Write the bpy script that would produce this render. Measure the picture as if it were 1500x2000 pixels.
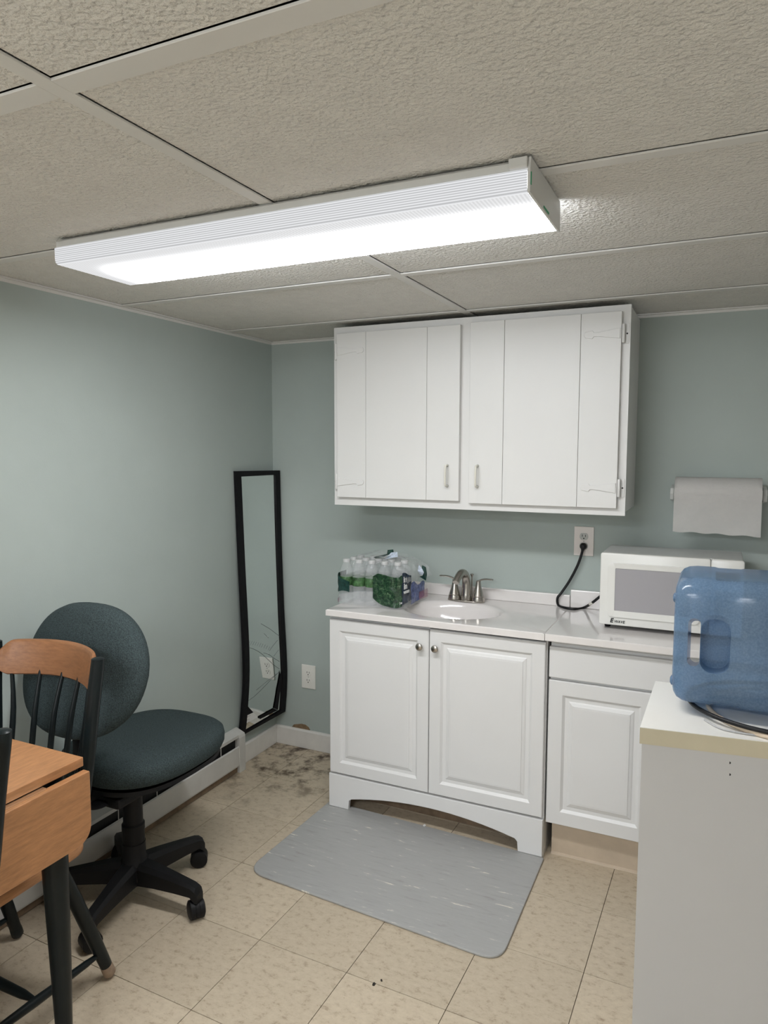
import bpy, bmesh, math, random
from mathutils import Vector, Matrix, noise
random.seed(7)
for o in list(bpy.data.objects): bpy.data.objects.remove(o, do_unlink=True)
S = bpy.context.scene
COL = S.collection
H = 2.016            # ceiling height
XR, YN = 3.30, -5.90  # right wall, near wall

# ------------------------------------------------------------------ camera
CAMLOC = Vector((2.0061, -2.9654, 1.4944))
yaw, pitch, roll, FPX = -0.4396, -0.0871, 0.0022, 1386.06
fw = Vector((math.sin(yaw)*math.cos(pitch), math.cos(yaw)*math.cos(pitch), math.sin(pitch)))
rt = Vector((math.cos(yaw), -math.sin(yaw), 0)); up = rt.cross(fw)
rt, up = math.cos(roll)*rt + math.sin(roll)*up, -math.sin(roll)*rt + math.cos(roll)*up
cam = bpy.data.objects.new('camera', bpy.data.cameras.new('camera')); COL.objects.link(cam)
cam.data.sensor_fit = 'HORIZONTAL'; cam.data.sensor_width = 36.0
cam.data.lens = FPX/1500*36; cam.data.clip_start = 0.05
cam.matrix_world = Matrix(((rt.x, up.x, -fw.x, CAMLOC.x), (rt.y, up.y, -fw.y, CAMLOC.y),
                           (rt.z, up.z, -fw.z, CAMLOC.z), (0, 0, 0, 1)))
S.camera = cam
# world: only a dim neutral term, the room is closed and lit by its fluorescent fixtures and an added fill one
W = bpy.data.worlds.new('world'); S.world = W; W.use_nodes = True
W.node_tree.nodes['Background'].inputs[0].default_value = (.8, .85, .9, 1)
W.node_tree.nodes['Background'].inputs[1].default_value = 0.05
S.view_settings.view_transform = 'Standard'; S.view_settings.look = 'None'
S.view_settings.gamma = 1.0; S.view_settings.use_curve_mapping = False
S.view_settings.exposure = 0.0
LAMP_FACE = 43.0      # radiance of the lens underside of the fixture in view
LAMP_SIDE = 0.70      # radiance of its ribbed lens sides
LAMP_FAR_SIDE = 17.0
LAMP_NEAR = 36.0      # the fixture behind the photographer and the added fill fixture past it
LAMP_NEAR_SIDE = 22.0  # their lens sides, raised to fill the ceiling with light

def px(x, y):
    return fw + (x-750)/FPX*rt - (y-1000)/FPX*up
def onX(v, x, y): d = px(x, y); return CAMLOC + d*((v-CAMLOC.x)/d.x)
def onY(v, x, y): d = px(x, y); return CAMLOC + d*((v-CAMLOC.y)/d.y)
def onZ(v, x, y): d = px(x, y); return CAMLOC + d*((v-CAMLOC.z)/d.z)

# ------------------------------------------------------------------ materials
def newmat(name):
    m = bpy.data.materials.new(name); m.use_nodes = True
    nt = m.node_tree
    return m, nt, nt.nodes['Principled BSDF'], nt.nodes['Material Output']
def N(nt, t, **kw):
    n = nt.nodes.new(t)
    for k, v in kw.items(): setattr(n, k, v)
    return n
def mat(name, col, rough=.5, metal=0., var=0., vscale=8., bump=0., bscale=200., spec=.5, stretch=None, world=False, rand=0., coat=0., bdist=.002):
    m, nt, b, out = newmat(name)
    b.inputs['Roughness'].default_value = rough; b.inputs['Metallic'].default_value = metal
    b.inputs['Specular IOR Level'].default_value = spec
    b.inputs['Coat Weight'].default_value = coat
    c = (*col, 1)
    b.inputs['Base Color'].default_value = c
    tc = N(nt, 'ShaderNodeTexCoord')
    vec = tc.outputs['Object']
    if world: vec = N(nt, 'ShaderNodeNewGeometry').outputs['Position']
    if stretch:
        mp = N(nt, 'ShaderNodeMapping'); mp.inputs['Scale'].default_value = stretch
        nt.links.new(vec, mp.inputs['Vector']); vec = mp.outputs['Vector']
    if var:
        n = N(nt, 'ShaderNodeTexNoise'); n.inputs['Scale'].default_value = vscale; n.inputs['Detail'].default_value = 6
        n.inputs['Roughness'].default_value = .62
        nt.links.new(vec, n.inputs['Vector'])
        r = N(nt, 'ShaderNodeValToRGB')
        r.color_ramp.elements[0].position = .3; r.color_ramp.elements[1].position = .7
        r.color_ramp.elements[0].color = (*[max(0, x*(1-var)) for x in col], 1)
        r.color_ramp.elements[1].color = (*[min(1, x*(1+var)) for x in col], 1)
        nt.links.new(n.outputs['Fac'], r.inputs['Fac'])
        src = r.outputs['Color']
        if rand:
            oi = N(nt, 'ShaderNodeObjectInfo'); mr = N(nt, 'ShaderNodeMapRange')
            mr.inputs['To Min'].default_value = 1-rand; mr.inputs['To Max'].default_value = 1+rand
            nt.links.new(oi.outputs['Random'], mr.inputs['Value'])
            mx = N(nt, 'ShaderNodeVectorMath', operation='SCALE')
            nt.links.new(src, mx.inputs[0]); nt.links.new(mr.outputs['Result'], mx.inputs['Scale'])
            src = mx.outputs['Vector']
        nt.links.new(src, b.inputs['Base Color'])
    if bump:
        n2 = N(nt, 'ShaderNodeTexNoise'); n2.inputs['Scale'].default_value = bscale; n2.inputs['Detail'].default_value = 3
        nt.links.new(vec, n2.inputs['Vector'])
        bp = N(nt, 'ShaderNodeBump'); bp.inputs['Strength'].default_value = bump; bp.inputs['Distance'].default_value = bdist
        nt.links.new(n2.outputs['Fac'], bp.inputs['Height']); nt.links.new(bp.outputs['Normal'], b.inputs['Normal'])
    return m
def emis(name, col, strength, wave=0., axis='Z', wscale=150.):
    m, nt, b, out = newmat(name); nt.nodes.remove(b)
    e = N(nt, 'ShaderNodeEmission'); e.inputs[0].default_value = (*col, 1); e.inputs[1].default_value = strength
    if wave:
        tc = N(nt, 'ShaderNodeTexCoord'); w = N(nt, 'ShaderNodeTexWave'); w.bands_direction = axis
        w.inputs['Scale'].default_value = wscale; nt.links.new(tc.outputs['Object'], w.inputs['Vector'])
        mr = N(nt, 'ShaderNodeMapRange'); mr.inputs['To Min'].default_value = strength*(1-wave); mr.inputs['To Max'].default_value = strength*(1+wave)
        nt.links.new(w.outputs['Fac'], mr.inputs['Value']); nt.links.new(mr.outputs['Result'], e.inputs[1])
    nt.links.new(e.outputs[0], out.inputs[0])
    return m
def film(name, col, transp, rough=.12, bump=0., bscale=60., tint=(1, 1, 1)):
    m, nt, b, out = newmat(name)
    b.inputs['Base Color'].default_value = (*col, 1); b.inputs['Roughness'].default_value = rough
    t = N(nt, 'ShaderNodeBsdfTransparent'); t.inputs[0].default_value = (*tint, 1)
    mx = N(nt, 'ShaderNodeMixShader'); mx.inputs[0].default_value = transp
    nt.links.new(b.outputs[0], mx.inputs[1]); nt.links.new(t.outputs[0], mx.inputs[2]); nt.links.new(mx.outputs[0], out.inputs[0])
    if bump:
        tc = N(nt, 'ShaderNodeTexCoord'); n2 = N(nt, 'ShaderNodeTexNoise'); n2.inputs['Scale'].default_value = bscale
        nt.links.new(tc.outputs['Object'], n2.inputs['Vector'])
        bp = N(nt, 'ShaderNodeBump'); bp.inputs['Strength'].default_value = bump; bp.inputs['Distance'].default_value = .004
        nt.links.new(n2.outputs['Fac'], bp.inputs['Height']); nt.links.new(bp.outputs['Normal'], b.inputs['Normal'])
    return m
M = {}
M['wall'] = mat('sage wall paint', (.42, .475, .45), .62, var=.03, vscale=3, bump=.12, bscale=260, spec=.3, world=True)
M['ceil'] = mat('stucco ceiling panel', (.78, .76, .715), .8, var=.04, vscale=20, bump=1.0, bscale=105, bdist=.012, world=True, rand=.02, spec=.25)
M['tee'] = mat('ceiling grid enamel', (.70, .69, .66), .45, var=.02)
M['gap'] = mat('tile adhesive', (.10, .075, .05), .9, var=.3, vscale=30)
M['white_paint'] = mat('white cabinet paint', (.735, .73, .715), .36, var=.012, vscale=5, bump=.08, bscale=90)
M['white_thermo'] = mat('white thermofoil', (.76, .755, .745), .38, var=.01, vscale=6)
M['base_white'] = mat('white trim paint', (.74, .72, .68), .45, var=.05, vscale=14, bump=.15, bscale=60)
M['heater'] = mat('heater enamel', (.62, .61, .58), .4, var=.05, vscale=12)
M['black'] = mat('matte black', (.012, .012, .013), .5, var=.2, vscale=20)
M['dark_slot'] = mat('heater fin dark', (.012, .012, .012), .7, var=.3, vscale=40)
M['marble'] = mat('cultured marble', (.80, .765, .745), .12, var=.02, vscale=6, coat=.3)
M['kick'] = mat('tan toe kick', (.55, .45, .34), .6, var=.08, vscale=12)
M['dark_wood'] = mat('dark brown plinth board', (.20, .14, .09), .8, var=.3, vscale=20)
M['nickel'] = mat('brushed nickel', (.47, .44, .40), .27, 1., var=.06, vscale=60, stretch=(1, 1, 12))
M['pull'] = mat('cream pull enamel', (.74, .72, .64), .3, var=.02)
M['lightbody'] = mat('fixture white enamel', (.66, .66, .64), .4, var=.01)
LC = (.94, .985, 1.045)
def lensmat():
    # only the rear tube of the fixture burns: the lens is bright over it and fades towards the dead tube and the left end
    m, nt, b, out = newmat('lens underside'); nt.nodes.remove(b)
    e = N(nt, 'ShaderNodeEmission'); e.inputs[0].default_value = (.985, .99, 1., 1)
    tc = N(nt, 'ShaderNodeTexCoord'); sp = N(nt, 'ShaderNodeSeparateXYZ'); nt.links.new(tc.outputs['Object'], sp.inputs[0])
    m1 = N(nt, 'ShaderNodeMapRange'); m1.interpolation_type = 'SMOOTHSTEP'
    m1.inputs['From Min'].default_value = -.135; m1.inputs['From Max'].default_value = .075; nt.links.new(sp.outputs['Y'], m1.inputs['Value'])
    m2 = N(nt, 'ShaderNodeMapRange'); m2.interpolation_type = 'SMOOTHSTEP'
    m2.inputs['From Min'].default_value = -.605; m2.inputs['From Max'].default_value = -.47; nt.links.new(sp.outputs['X'], m2.inputs['Value'])
    a = N(nt, 'ShaderNodeMath', operation='MULTIPLY'); nt.links.new(m1.outputs[0], a.inputs[0]); nt.links.new(m2.outputs[0], a.inputs[1])
    p_ = N(nt, 'ShaderNodeMath', operation='POWER'); p_.inputs[1].default_value = 3.4; nt.links.new(a.outputs[0], p_.inputs[0])
    f = N(nt, 'ShaderNodeMath', operation='MULTIPLY_ADD'); f.inputs[1].default_value = LAMP_FACE; f.inputs[2].default_value = .78; nt.links.new(p_.outputs[0], f.inputs[0])
    w = N(nt, 'ShaderNodeTexWave'); w.bands_direction = 'X'; w.inputs['Scale'].default_value = 42; nt.links.new(tc.outputs['Object'], w.inputs['Vector'])
    mr = N(nt, 'ShaderNodeMapRange'); mr.inputs['To Min'].default_value = .90; mr.inputs['To Max'].default_value = 1.08; nt.links.new(w.outputs['Fac'], mr.inputs['Value'])
    g = N(nt, 'ShaderNodeMath', operation='MULTIPLY'); nt.links.new(f.outputs[0], g.inputs[0]); nt.links.new(mr.outputs[0], g.inputs[1])
    nt.links.new(g.outputs[0], e.inputs[1]); nt.links.new(e.outputs[0], out.inputs[0]); return m
M['lens'] = lensmat()
M['lens_far'] = emis('lens side by the lit tube', LC, LAMP_FAR_SIDE, .2, 'Z', 70)
M['lens_side'] = emis('ribbed lens side', (.97, .98, 1), LAMP_SIDE, .26, 'Z', 70)
M['lens_near'] = emis('lens underside of rear fixture', LC, LAMP_NEAR, .1, 'X', 55)
M['lens_near_side'] = emis('lens side of rear fixtures', LC, LAMP_NEAR_SIDE, .2, 'Z', 70)
M['pale_wall'] = mat('off white wall paint', (.74, .73, .70), .6, var=.02, vscale=3)
M['green'] = mat('green tag', (.02, .30, .14), .5, var=.1)
M['plate'] = mat('outlet plate plastic', (.80, .74, .70), .35, var=.02)
M['plate2'] = mat('white outlet plate plastic', (.80, .79, .74), .35, var=.02)
M['recept'] = mat('receptacle plastic', (.50, .50, .47), .4, var=.03)
M['socket_dark'] = mat('socket slot', (.01, .01, .01), .6, var=.1)
M['mw'] = mat('microwave enamel', (.79, .785, .75), .25, var=.01)
M['mwtop'] = mat('microwave case steel', (.55, .56, .55), .38, var=.02)
M['print'] = mat('black print', (.015, .015, .015), .5, var=.1)
M['wprint'] = mat('white print', (.82, .84, .84), .5, var=.03)
M['rubber'] = mat('black cord rubber', (.008, .008, .009), .45, var=.1, spec=.3)
M['paper'] = mat('paper towel', (.88, .865, .84), .95, var=.015, vscale=60, bump=.5, bscale=95, spec=.1)
M['holder'] = mat('clear white holder', (.66, .67, .65), .25, var=.02)
M['lam'] = mat('white laminate top', (.78, .765, .72), .35, var=.01)
M['lam_edge'] = mat('yellowed laminate edge', (.52, .465, .335), .45, var=.05, vscale=10)
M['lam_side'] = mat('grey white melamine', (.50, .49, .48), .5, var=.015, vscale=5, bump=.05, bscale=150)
M['beige_cord'] = mat('beige cord', (.62, .50, .37), .5, var=.04)
M['grey_cord'] = mat('grey cord', (.40, .40, .40), .5, var=.04)
M['fabric'] = mat('dark green chair fabric', (.046, .062, .064), .95, var=.6, vscale=330, bump=.8, bscale=400, spec=.15)
M['plastic_black'] = mat('black chair plastic', (.008, .008, .009), .5, var=.15, vscale=40, bump=.1, bscale=200, spec=.22)
M['green_black'] = mat('dark green black lacquer', (.008, .012, .013), .32, var=.2, vscale=15, spec=.25)
M['worn'] = mat('worn bare wood', (.33, .24, .17), .7, var=.2, vscale=60)
M['oak'] = mat('honey wood veneer', (.43, .205, .088), .38, var=.20, vscale=22, stretch=(6, .9, 6), bump=.06, bscale=120)
M['oak_x'] = mat('honey wood crest', (.285, .125, .052), .42, var=.20, vscale=22, stretch=(.9, 5, 6), bump=.06, bscale=120)
M['frame'] = mat('black mirror frame', (.006, .0055, .007), .5, var=.15, vscale=30, spec=.2)
M['crack'] = mat('mirror crack', (.13, .145, .14), .6, var=.2)
M['shard'] = mat('silver crack glint', (.75, .77, .76), .3, var=.05)
M['plaster'] = mat('bare brown plaster', (.22, .15, .085), .9, var=.3, vscale=60)
M['leafbit'] = mat('dry debris', (.02, .015, .01), .8, var=.3)
M['scrap'] = mat('white paper scrap', (.8, .8, .78), .8, var=.05)
M['bag'] = film('white liner film', (.78, .78, .84), .25, .3, .5, 40)
M['bin'] = mat('grey bin plastic', (.25, .25, .26), .5, var=.05)
M['brass'] = mat('bright hinge metal', (.85, .78, .66), .3, 1., var=.03)
M['clear'] = film('clear bottle plastic', (.78, .80, .82), .80, .06, .4, 90)
M['cap'] = film('frosted white cap', (.80, .80, .80), .5, .3)
M['wrap'] = film('clear shrink film', (.82, .84, .85), .74, .06, 1., 45)
M['wrap_green'] = mat('dark green printed film', (.012, .045, .038), .22, var=.5, vscale=60)
M['wrap_navy'] = mat('navy printed film', (.02, .035, .06), .22, var=.4, vscale=40)
M['wrap_blue'] = mat('blue printed film', (.11, .15, .34), .25, var=.5, vscale=70)
M['wrap_pink'] = film('pink printed film', (.45, .16, .26), .45, .25, .4)
M['label_green'] = mat('green bottle label', (.055, .13, .05), .35, var=.85, vscale=70)
M['wrap_lbl'] = mat('pale blue label print', (.55, .62, .72), .3, var=.25, vscale=150)
def forest():
    m, nt, b, out = newmat('printed pine forest film'); b.inputs['Roughness'].default_value = .22
    tc = N(nt, 'ShaderNodeTexCoord'); n = N(nt, 'ShaderNodeTexNoise')
    n.inputs['Scale'].default_value = 70; n.inputs['Detail'].default_value = 8; n.inputs['Roughness'].default_value = .75; n.inputs['Distortion'].default_value = 1.2
    r = N(nt, 'ShaderNodeValToRGB')
    e = r.color_ramp.elements; e[0].position = .38; e[0].color = (.008, .02, .016, 1); e[1].position = .72; e[1].color = (.16, .26, .15, 1)
    x = e.new(.54); x.color = (.022, .065, .03, 1)
    nt.links.new(tc.outputs['Object'], n.inputs['Vector']); nt.links.new(n.outputs['Fac'], r.inputs['Fac']); nt.links.new(r.outputs['Color'], b.inputs['Base Color'])
    return m
M['forest'] = forest()
def tilemat():
    m, nt, b, out = newmat('beige vinyl tile'); b.inputs['Roughness'].default_value = .42; b.inputs['Specular IOR Level'].default_value = .4
    g = N(nt, 'ShaderNodeNewGeometry'); pos = g.outputs['Position']
    n = N(nt, 'ShaderNodeTexNoise'); n.inputs['Scale'].default_value = 42; n.inputs['Detail'].default_value = 9; n.inputs['Roughness'].default_value = .72
    mp = N(nt, 'ShaderNodeMapping'); mp.inputs['Scale'].default_value = (.85, 1.2, 1); nt.links.new(pos, mp.inputs['Vector']); nt.links.new(mp.outputs[0], n.inputs['Vector'])
    r = N(nt, 'ShaderNodeValToRGB'); e = r.color_ramp.elements
    e[0].position = .30; e[0].color = (.33, .25, .17, 1); e[1].position = .68; e[1].color = (.60, .51, .385, 1)
    x = e.new(.46); x.color = (.53, .445, .33, 1)
    nt.links.new(n.outputs['Fac'], r.inputs['Fac'])
    oi = N(nt, 'ShaderNodeObjectInfo'); mr = N(nt, 'ShaderNodeMapRange'); mr.inputs['To Min'].default_value = .93; mr.inputs['To Max'].default_value = 1.05
    nt.links.new(oi.outputs['Random'], mr.inputs['Value'])
    sc = N(nt, 'ShaderNodeVectorMath', operation='SCALE'); nt.links.new(r.outputs['Color'], sc.inputs[0]); nt.links.new(mr.outputs[0], sc.inputs['Scale'])
    # grime collected in the corner: distance from the corner skirting, broken up by noise
    d = N(nt, 'ShaderNodeVectorMath', operation='DISTANCE'); d.inputs[1].default_value = (.22, -.12, 0); nt.links.new(pos, d.inputs[0])
    m1 = N(nt, 'ShaderNodeMapRange'); m1.inputs['From Min'].default_value = .62; m1.inputs['From Max'].default_value = .16; nt.links.new(d.outputs['Value'], m1.inputs['Value'])
    n2 = N(nt, 'ShaderNodeTexNoise'); n2.inputs['Scale'].default_value = 9; n2.inputs['Detail'].default_value = 10; n2.inputs['Roughness'].default_value = .7; nt.links.new(pos, n2.inputs['Vector'])
    m2 = N(nt, 'ShaderNodeMapRange'); m2.inputs['From Min'].default_value = .49; m2.inputs['From Max'].default_value = .63; nt.links.new(n2.outputs['Fac'], m2.inputs['Value'])
    mu = N(nt, 'ShaderNodeMath', operation='MULTIPLY'); nt.links.new(m1.outputs[0], mu.inputs[0]); nt.links.new(m2.outputs[0], mu.inputs[1])
    mu2 = N(nt, 'ShaderNodeMath', operation='MULTIPLY'); mu2.inputs[1].default_value = 1.0; nt.links.new(mu.outputs[0], mu2.inputs[0])
    # fine dark specks
    n3 = N(nt, 'ShaderNodeTexNoise'); n3.inputs['Scale'].default_value = 150; n3.inputs['Detail'].default_value = 2; nt.links.new(pos, n3.inputs['Vector'])
    m3 = N(nt, 'ShaderNodeMapRange'); m3.inputs['From Min'].default_value = .70; m3.inputs['From Max'].default_value = .76; m3.inputs['To Max'].default_value = .5; nt.links.new(n3.outputs['Fac'], m3.inputs['Value'])
    mxx = N(nt, 'ShaderNodeMath', operation='MAXIMUM'); nt.links.new(mu2.outputs[0], mxx.inputs[0]); nt.links.new(m3.outputs[0], mxx.inputs[1])
    mix = N(nt, 'ShaderNodeMix', data_type='RGBA'); mix.inputs[7].default_value = (.075, .048, .028, 1)
    nt.links.new(mxx.outputs[0], mix.inputs[0]); nt.links.new(sc.outputs[0], mix.inputs[6]); nt.links.new(mix.outputs[2], b.inputs['Base Color'])
    return m
M['tile'] = tilemat()
def matmat():
    m, nt, b, out = newmat('grey marbled vinyl mat'); b.inputs['Roughness'].default_value = .45
    g = N(nt, 'ShaderNodeNewGeometry'); mp = N(nt, 'ShaderNodeMapping'); mp.inputs['Scale'].default_value = (2.2, 14, 1); mp.inputs['Rotation'].default_value = (0, 0, .14)
    nt.links.new(g.outputs['Position'], mp.inputs['Vector'])
    n = N(nt, 'ShaderNodeTexNoise'); n.inputs['Scale'].default_value = 5; n.inputs['Detail'].default_value = 8; n.inputs['Roughness'].default_value = .65; n.inputs['Distortion'].default_value = .3
    nt.links.new(mp.outputs[0], n.inputs['Vector'])
    r = N(nt, 'ShaderNodeValToRGB'); e = r.color_ramp.elements
    e[0].position = .28; e[0].color = (.30, .285, .275, 1); e[1].position = .69; e[1].color = (.78, .74, .63, 1)
    a = e.new(.42); a.color = (.365, .365, .355, 1); c = e.new(.625); c.color = (.385, .385, .375, 1)
    nt.links.new(n.outputs['Fac'], r.inputs['Fac']); nt.links.new(r.outputs['Color'], b.inputs['Base Color'])
    return m
M['mat'] = matmat()
def mirrormat():
    m, nt, b, out = newmat('mirror glass'); b.inputs['Metallic'].default_value = 1; b.inputs['Roughness'].default_value = .02
    b.inputs['Base Color'].default_value = (.86, .89, .88, 1); return m
M['mirror'] = mirrormat()
def windowmat():
    m, nt, b, out = newmat('perforated microwave window'); b.inputs['Roughness'].default_value = .3
    tc = N(nt, 'ShaderNodeTexCoord'); v = N(nt, 'ShaderNodeTexVoronoi'); v.inputs['Scale'].default_value = 420; v.inputs['Randomness'].default_value = 0
    nt.links.new(tc.outputs['Object'], v.inputs['Vector'])
    r = N(nt, 'ShaderNodeValToRGB'); e = r.color_ramp.elements
    e[0].position = .25; e[0].color = (.25, .245, .265, 1); e[1].position = .5; e[1].color = (.37, .36, .38, 1)
    nt.links.new(v.outputs['Distance'], r.inputs['Fac']); nt.links.new(r.outputs['Color'], b.inputs['Base Color']); return m
M['window'] = windowmat()
def jugmat():
    m, nt, b, out = newmat('translucent blue jug plastic'); b.inputs['Roughness'].default_value = .16
    tc = N(nt, 'ShaderNodeTexCoord')
    n = N(nt, 'ShaderNodeTexNoise'); n.inputs['Scale'].default_value = 260; n.inputs['Detail'].default_value = 1; nt.links.new(tc.outputs['Object'], n.inputs['Vector'])
    r = N(nt, 'ShaderNodeValToRGB'); e = r.color_ramp.elements
    e[0].position = .3; e[0].color = (.145, .225, .325, 1); e[1].position = .75; e[1].color = (.205, .295, .405, 1)
    nt.links.new(n.outputs['Fac'], r.inputs['Fac']); nt.links.new(r.outputs['Color'], b.inputs['Base Color'])
    t = N(nt, 'ShaderNodeBsdfTransparent'); t.inputs[0].default_value = (.45, .64, .88, 1)
    mx = N(nt, 'ShaderNodeMixShader'); mx.inputs[0].default_value = .42
    nt.links.new(b.outputs[0], mx.inputs[1]); nt.links.new(t.outputs[0], mx.inputs[2]); nt.links.new(mx.outputs[0], out.inputs[0]); return m
M['jug'] = jugmat()

# ------------------------------------------------------------------ builders
OFF = {}
def tag(o, label, cat=None, group=None, kind=None):
    if label: o['label'] = label
    if cat: o['category'] = cat
    if group: o['group'] = group
    if kind: o['kind'] = kind
    return o
def thing(name, label, cat, loc=(0, 0, 0), group=None):
    o = bpy.data.objects.new(name, None); COL.objects.link(o); o.location = loc; o.empty_display_size = .05
    OFF[o] = Vector(loc); return tag(o, label, cat, group)
def obj(name, bm, m, parent=None, smooth=False, loc=None, label=None):
    """bm holds world coordinates; the mesh is stored relative to its thing."""
    off = OFF[parent] if parent else Vector(loc or (0, 0, 0))
    bmesh.ops.translate(bm, verts=bm.verts, vec=-off)
    me = bpy.data.meshes.new(name); bm.normal_update(); bm.to_mesh(me); bm.free()
    for mm in (m if isinstance(m, (list, tuple)) else [m]): me.materials.append(M[mm])
    if smooth:
        for p in me.polygons: p.use_smooth = True
        try: me.set_sharp_from_angle(angle=math.radians(smooth if smooth is not True else 40))
        except Exception: pass
    o = bpy.data.objects.new(name, me); COL.objects.link(o)
    if parent: o.parent = parent; OFF[o] = off
    else: o.location = off; OFF[o] = off
    if label: o['label'] = label
    return o
def struct(name, bm, m, label=None, smooth=False):
    o = obj(name, bm, m, smooth=smooth); o['kind'] = 'structure'
    if label: o['label'] = label
    return o
def box(x0, x1, y0, y1, z0, z1, bev=0., seg=2, bm=None):
    b = bmesh.new()
    bmesh.ops.create_cube(b, size=1)
    for v in b.verts:
        v.co = Vector(((x0+x1)/2+v.co.x*(x1-x0), (y0+y1)/2+v.co.y*(y1-y0), (z0+z1)/2+v.co.z*(z1-z0)))
    if bev: bmesh.ops.bevel(b, geom=b.edges[:], offset=bev, segments=seg, affect='EDGES', profile=.5)
    return join(bm, b) if bm else b
def join(a, b):
    me = bpy.data.meshes.new('tmp'); b.to_mesh(me); b.free(); a.from_mesh(me); bpy.data.meshes.remove(me); return a
def prism(pts, axis, a0, a1, bev=0., bm=None):
    """polygon pts (2-D) extruded along axis: 'x' pts=(y,z); 'y' pts=(x,z); 'z' pts=(x,y)"""
    b = bmesh.new()
    def mk(p, a): return {'x': (a, p[0], p[1]), 'y': (p[0], a, p[1]), 'z': (p[0], p[1], a)}[axis]
    v0 = [b.verts.new(mk(p, a0)) for p in pts]; v1 = [b.verts.new(mk(p, a1)) for p in pts]
    n = len(pts); b.faces.new(v0); b.faces.new(v1[::-1])
    for i in range(n): b.faces.new((v0[i], v1[i], v1[(i+1) % n], v0[(i+1) % n]))
    bmesh.ops.recalc_face_normals(b, faces=b.faces)
    if bev:
        fe = [e for f in b.faces if len(f.verts) == n for e in f.edges]
        bmesh.ops.bevel(b, geom=list(set(fe)), offset=bev, segments=2, affect='EDGES', profile=.5)
    return join(bm, b) if bm else b
def tube(path, rad, seg=12, bm=None, cap=True, flat=None):
    b = bmesh.new(); P = [Vector(p) for p in path]; n = len(P); rings = []
    R_ = rad if isinstance(rad, (list, tuple)) else [rad]*n
    up0 = None
    for i in range(n):
        t = (P[min(i+1, n-1)]-P[max(i-1, 0)]).normalized()
        if up0 is None:
            up0 = Vector((0, 0, 1)) if abs(t.z) < .9 else Vector((0, 1, 0))
        s = t.cross(up0).normalized(); u = s.cross(t).normalized(); up0 = u
        ring = []
        for k in range(seg):
            a = 2*math.pi*k/seg
            ca, sa = math.cos(a), math.sin(a)
            f = flat or (1, 1)
            ring.append(b.verts.new(P[i]+s*(ca*R_[i]*f[0])+u*(sa*R_[i]*f[1])))
        rings.append(ring)
    for i in range(n-1):
        for k in range(seg):
            b.faces.new((rings[i][k], rings[i][(k+1) % seg], rings[i+1][(k+1) % seg], rings[i+1][k]))
    if cap: b.faces.new(rings[0][::-1]); b.faces.new(rings[-1])
    bmesh.ops.recalc_face_normals(b, faces=b.faces)
    return join(bm, b) if bm else b
def lathe(prof, c, seg=24, axis='z', bm=None, closed=False):
    """prof: (r, h) list; revolved about axis through c"""
    b = bmesh.new(); rings = []
    for r_, h in prof:
        ring = []
        for k in range(seg):
            a = 2*math.pi*k/seg; q = (r_*math.cos(a), r_*math.sin(a))
            co = {'z': (q[0], q[1], h), 'x': (h, q[0], q[1]), 'y': (q[0], h, q[1])}[axis]
            ring.append(b.verts.new(Vector(c)+Vector(co)))
        rings.append(ring)
    for i in range(len(rings)-1):
        for k in range(seg):
            b.faces.new((rings[i][k], rings[i][(k+1) % seg], rings[i+1][(k+1) % seg], rings[i+1][k]))
    if not closed: b.faces.new(rings[0]); b.faces.new(rings[-1])
    bmesh.ops.remove_doubles(b, verts=b.verts, dist=1e-5)
    bmesh.ops.recalc_face_normals(b, faces=b.faces)
    return join(bm, b) if bm else b
def spline(pts, n=8):
    P = [Vector(p) for p in pts]; out = []
    for i in range(len(P)-1):
        p0, p1, p2, p3 = P[max(i-1, 0)], P[i], P[i+1], P[min(i+2, len(P)-1)]
        for k in range(n):
            t = k/n
            out.append(.5*((2*p1)+(p2-p0)*t+(2*p0-5*p1+4*p2-p3)*t*t+(3*p1-p0-3*p2+p3)*t**3))
    out.append(P[-1]); return out
def roundrect(x0, x1, y0, y1, r, n=6):
    pts = []
    for cx, cy, a0 in ((x1-r, y1-r, 0), (x0+r, y1-r, 90), (x0+r, y0+r, 180), (x1-r, y0+r, 270)):
        for k in range(n+1):
            a = math.radians(a0+90*k/n); pts.append((cx+r*math.cos(a), cy+r*math.sin(a)))
    return pts
def text_bm(s, size, origin, xdir, ydir, depth=.0006, shear=0., bold=0.):
    cu = bpy.data.curves.new('txt', 'FONT'); cu.body = s; cu.size = size; cu.extrude = depth; cu.shear = shear; cu.offset = bold
    o = bpy.data.objects.new('txt', cu); COL.objects.link(o); bpy.context.view_layer.update()
    me = bpy.data.meshes.new_from_object(o.evaluated_get(bpy.context.evaluated_depsgraph_get()))
    b = bmesh.new(); b.from_mesh(me)
    bpy.data.objects.remove(o); bpy.data.curves.remove(cu); bpy.data.meshes.remove(me)
    X_, Y_ = Vector(xdir).normalized(), Vector(ydir).normalized(); Z_ = X_.cross(Y_)
    for v in b.verts: v.co = Vector(origin)+X_*v.co.x+Y_*v.co.y+Z_*v.co.z
    return b
def dup(root, loc, rotz, label):
    r = root.copy(); COL.objects.link(r); r.location = loc; r.rotation_euler = (0, 0, rotz); r['label'] = label
    for ch in list(root.children):
        c = ch.copy(); COL.objects.link(c); c.parent = r
        for g in list(ch.children):
            d = g.copy(); COL.objects.link(d); d.parent = c
    return r

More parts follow.
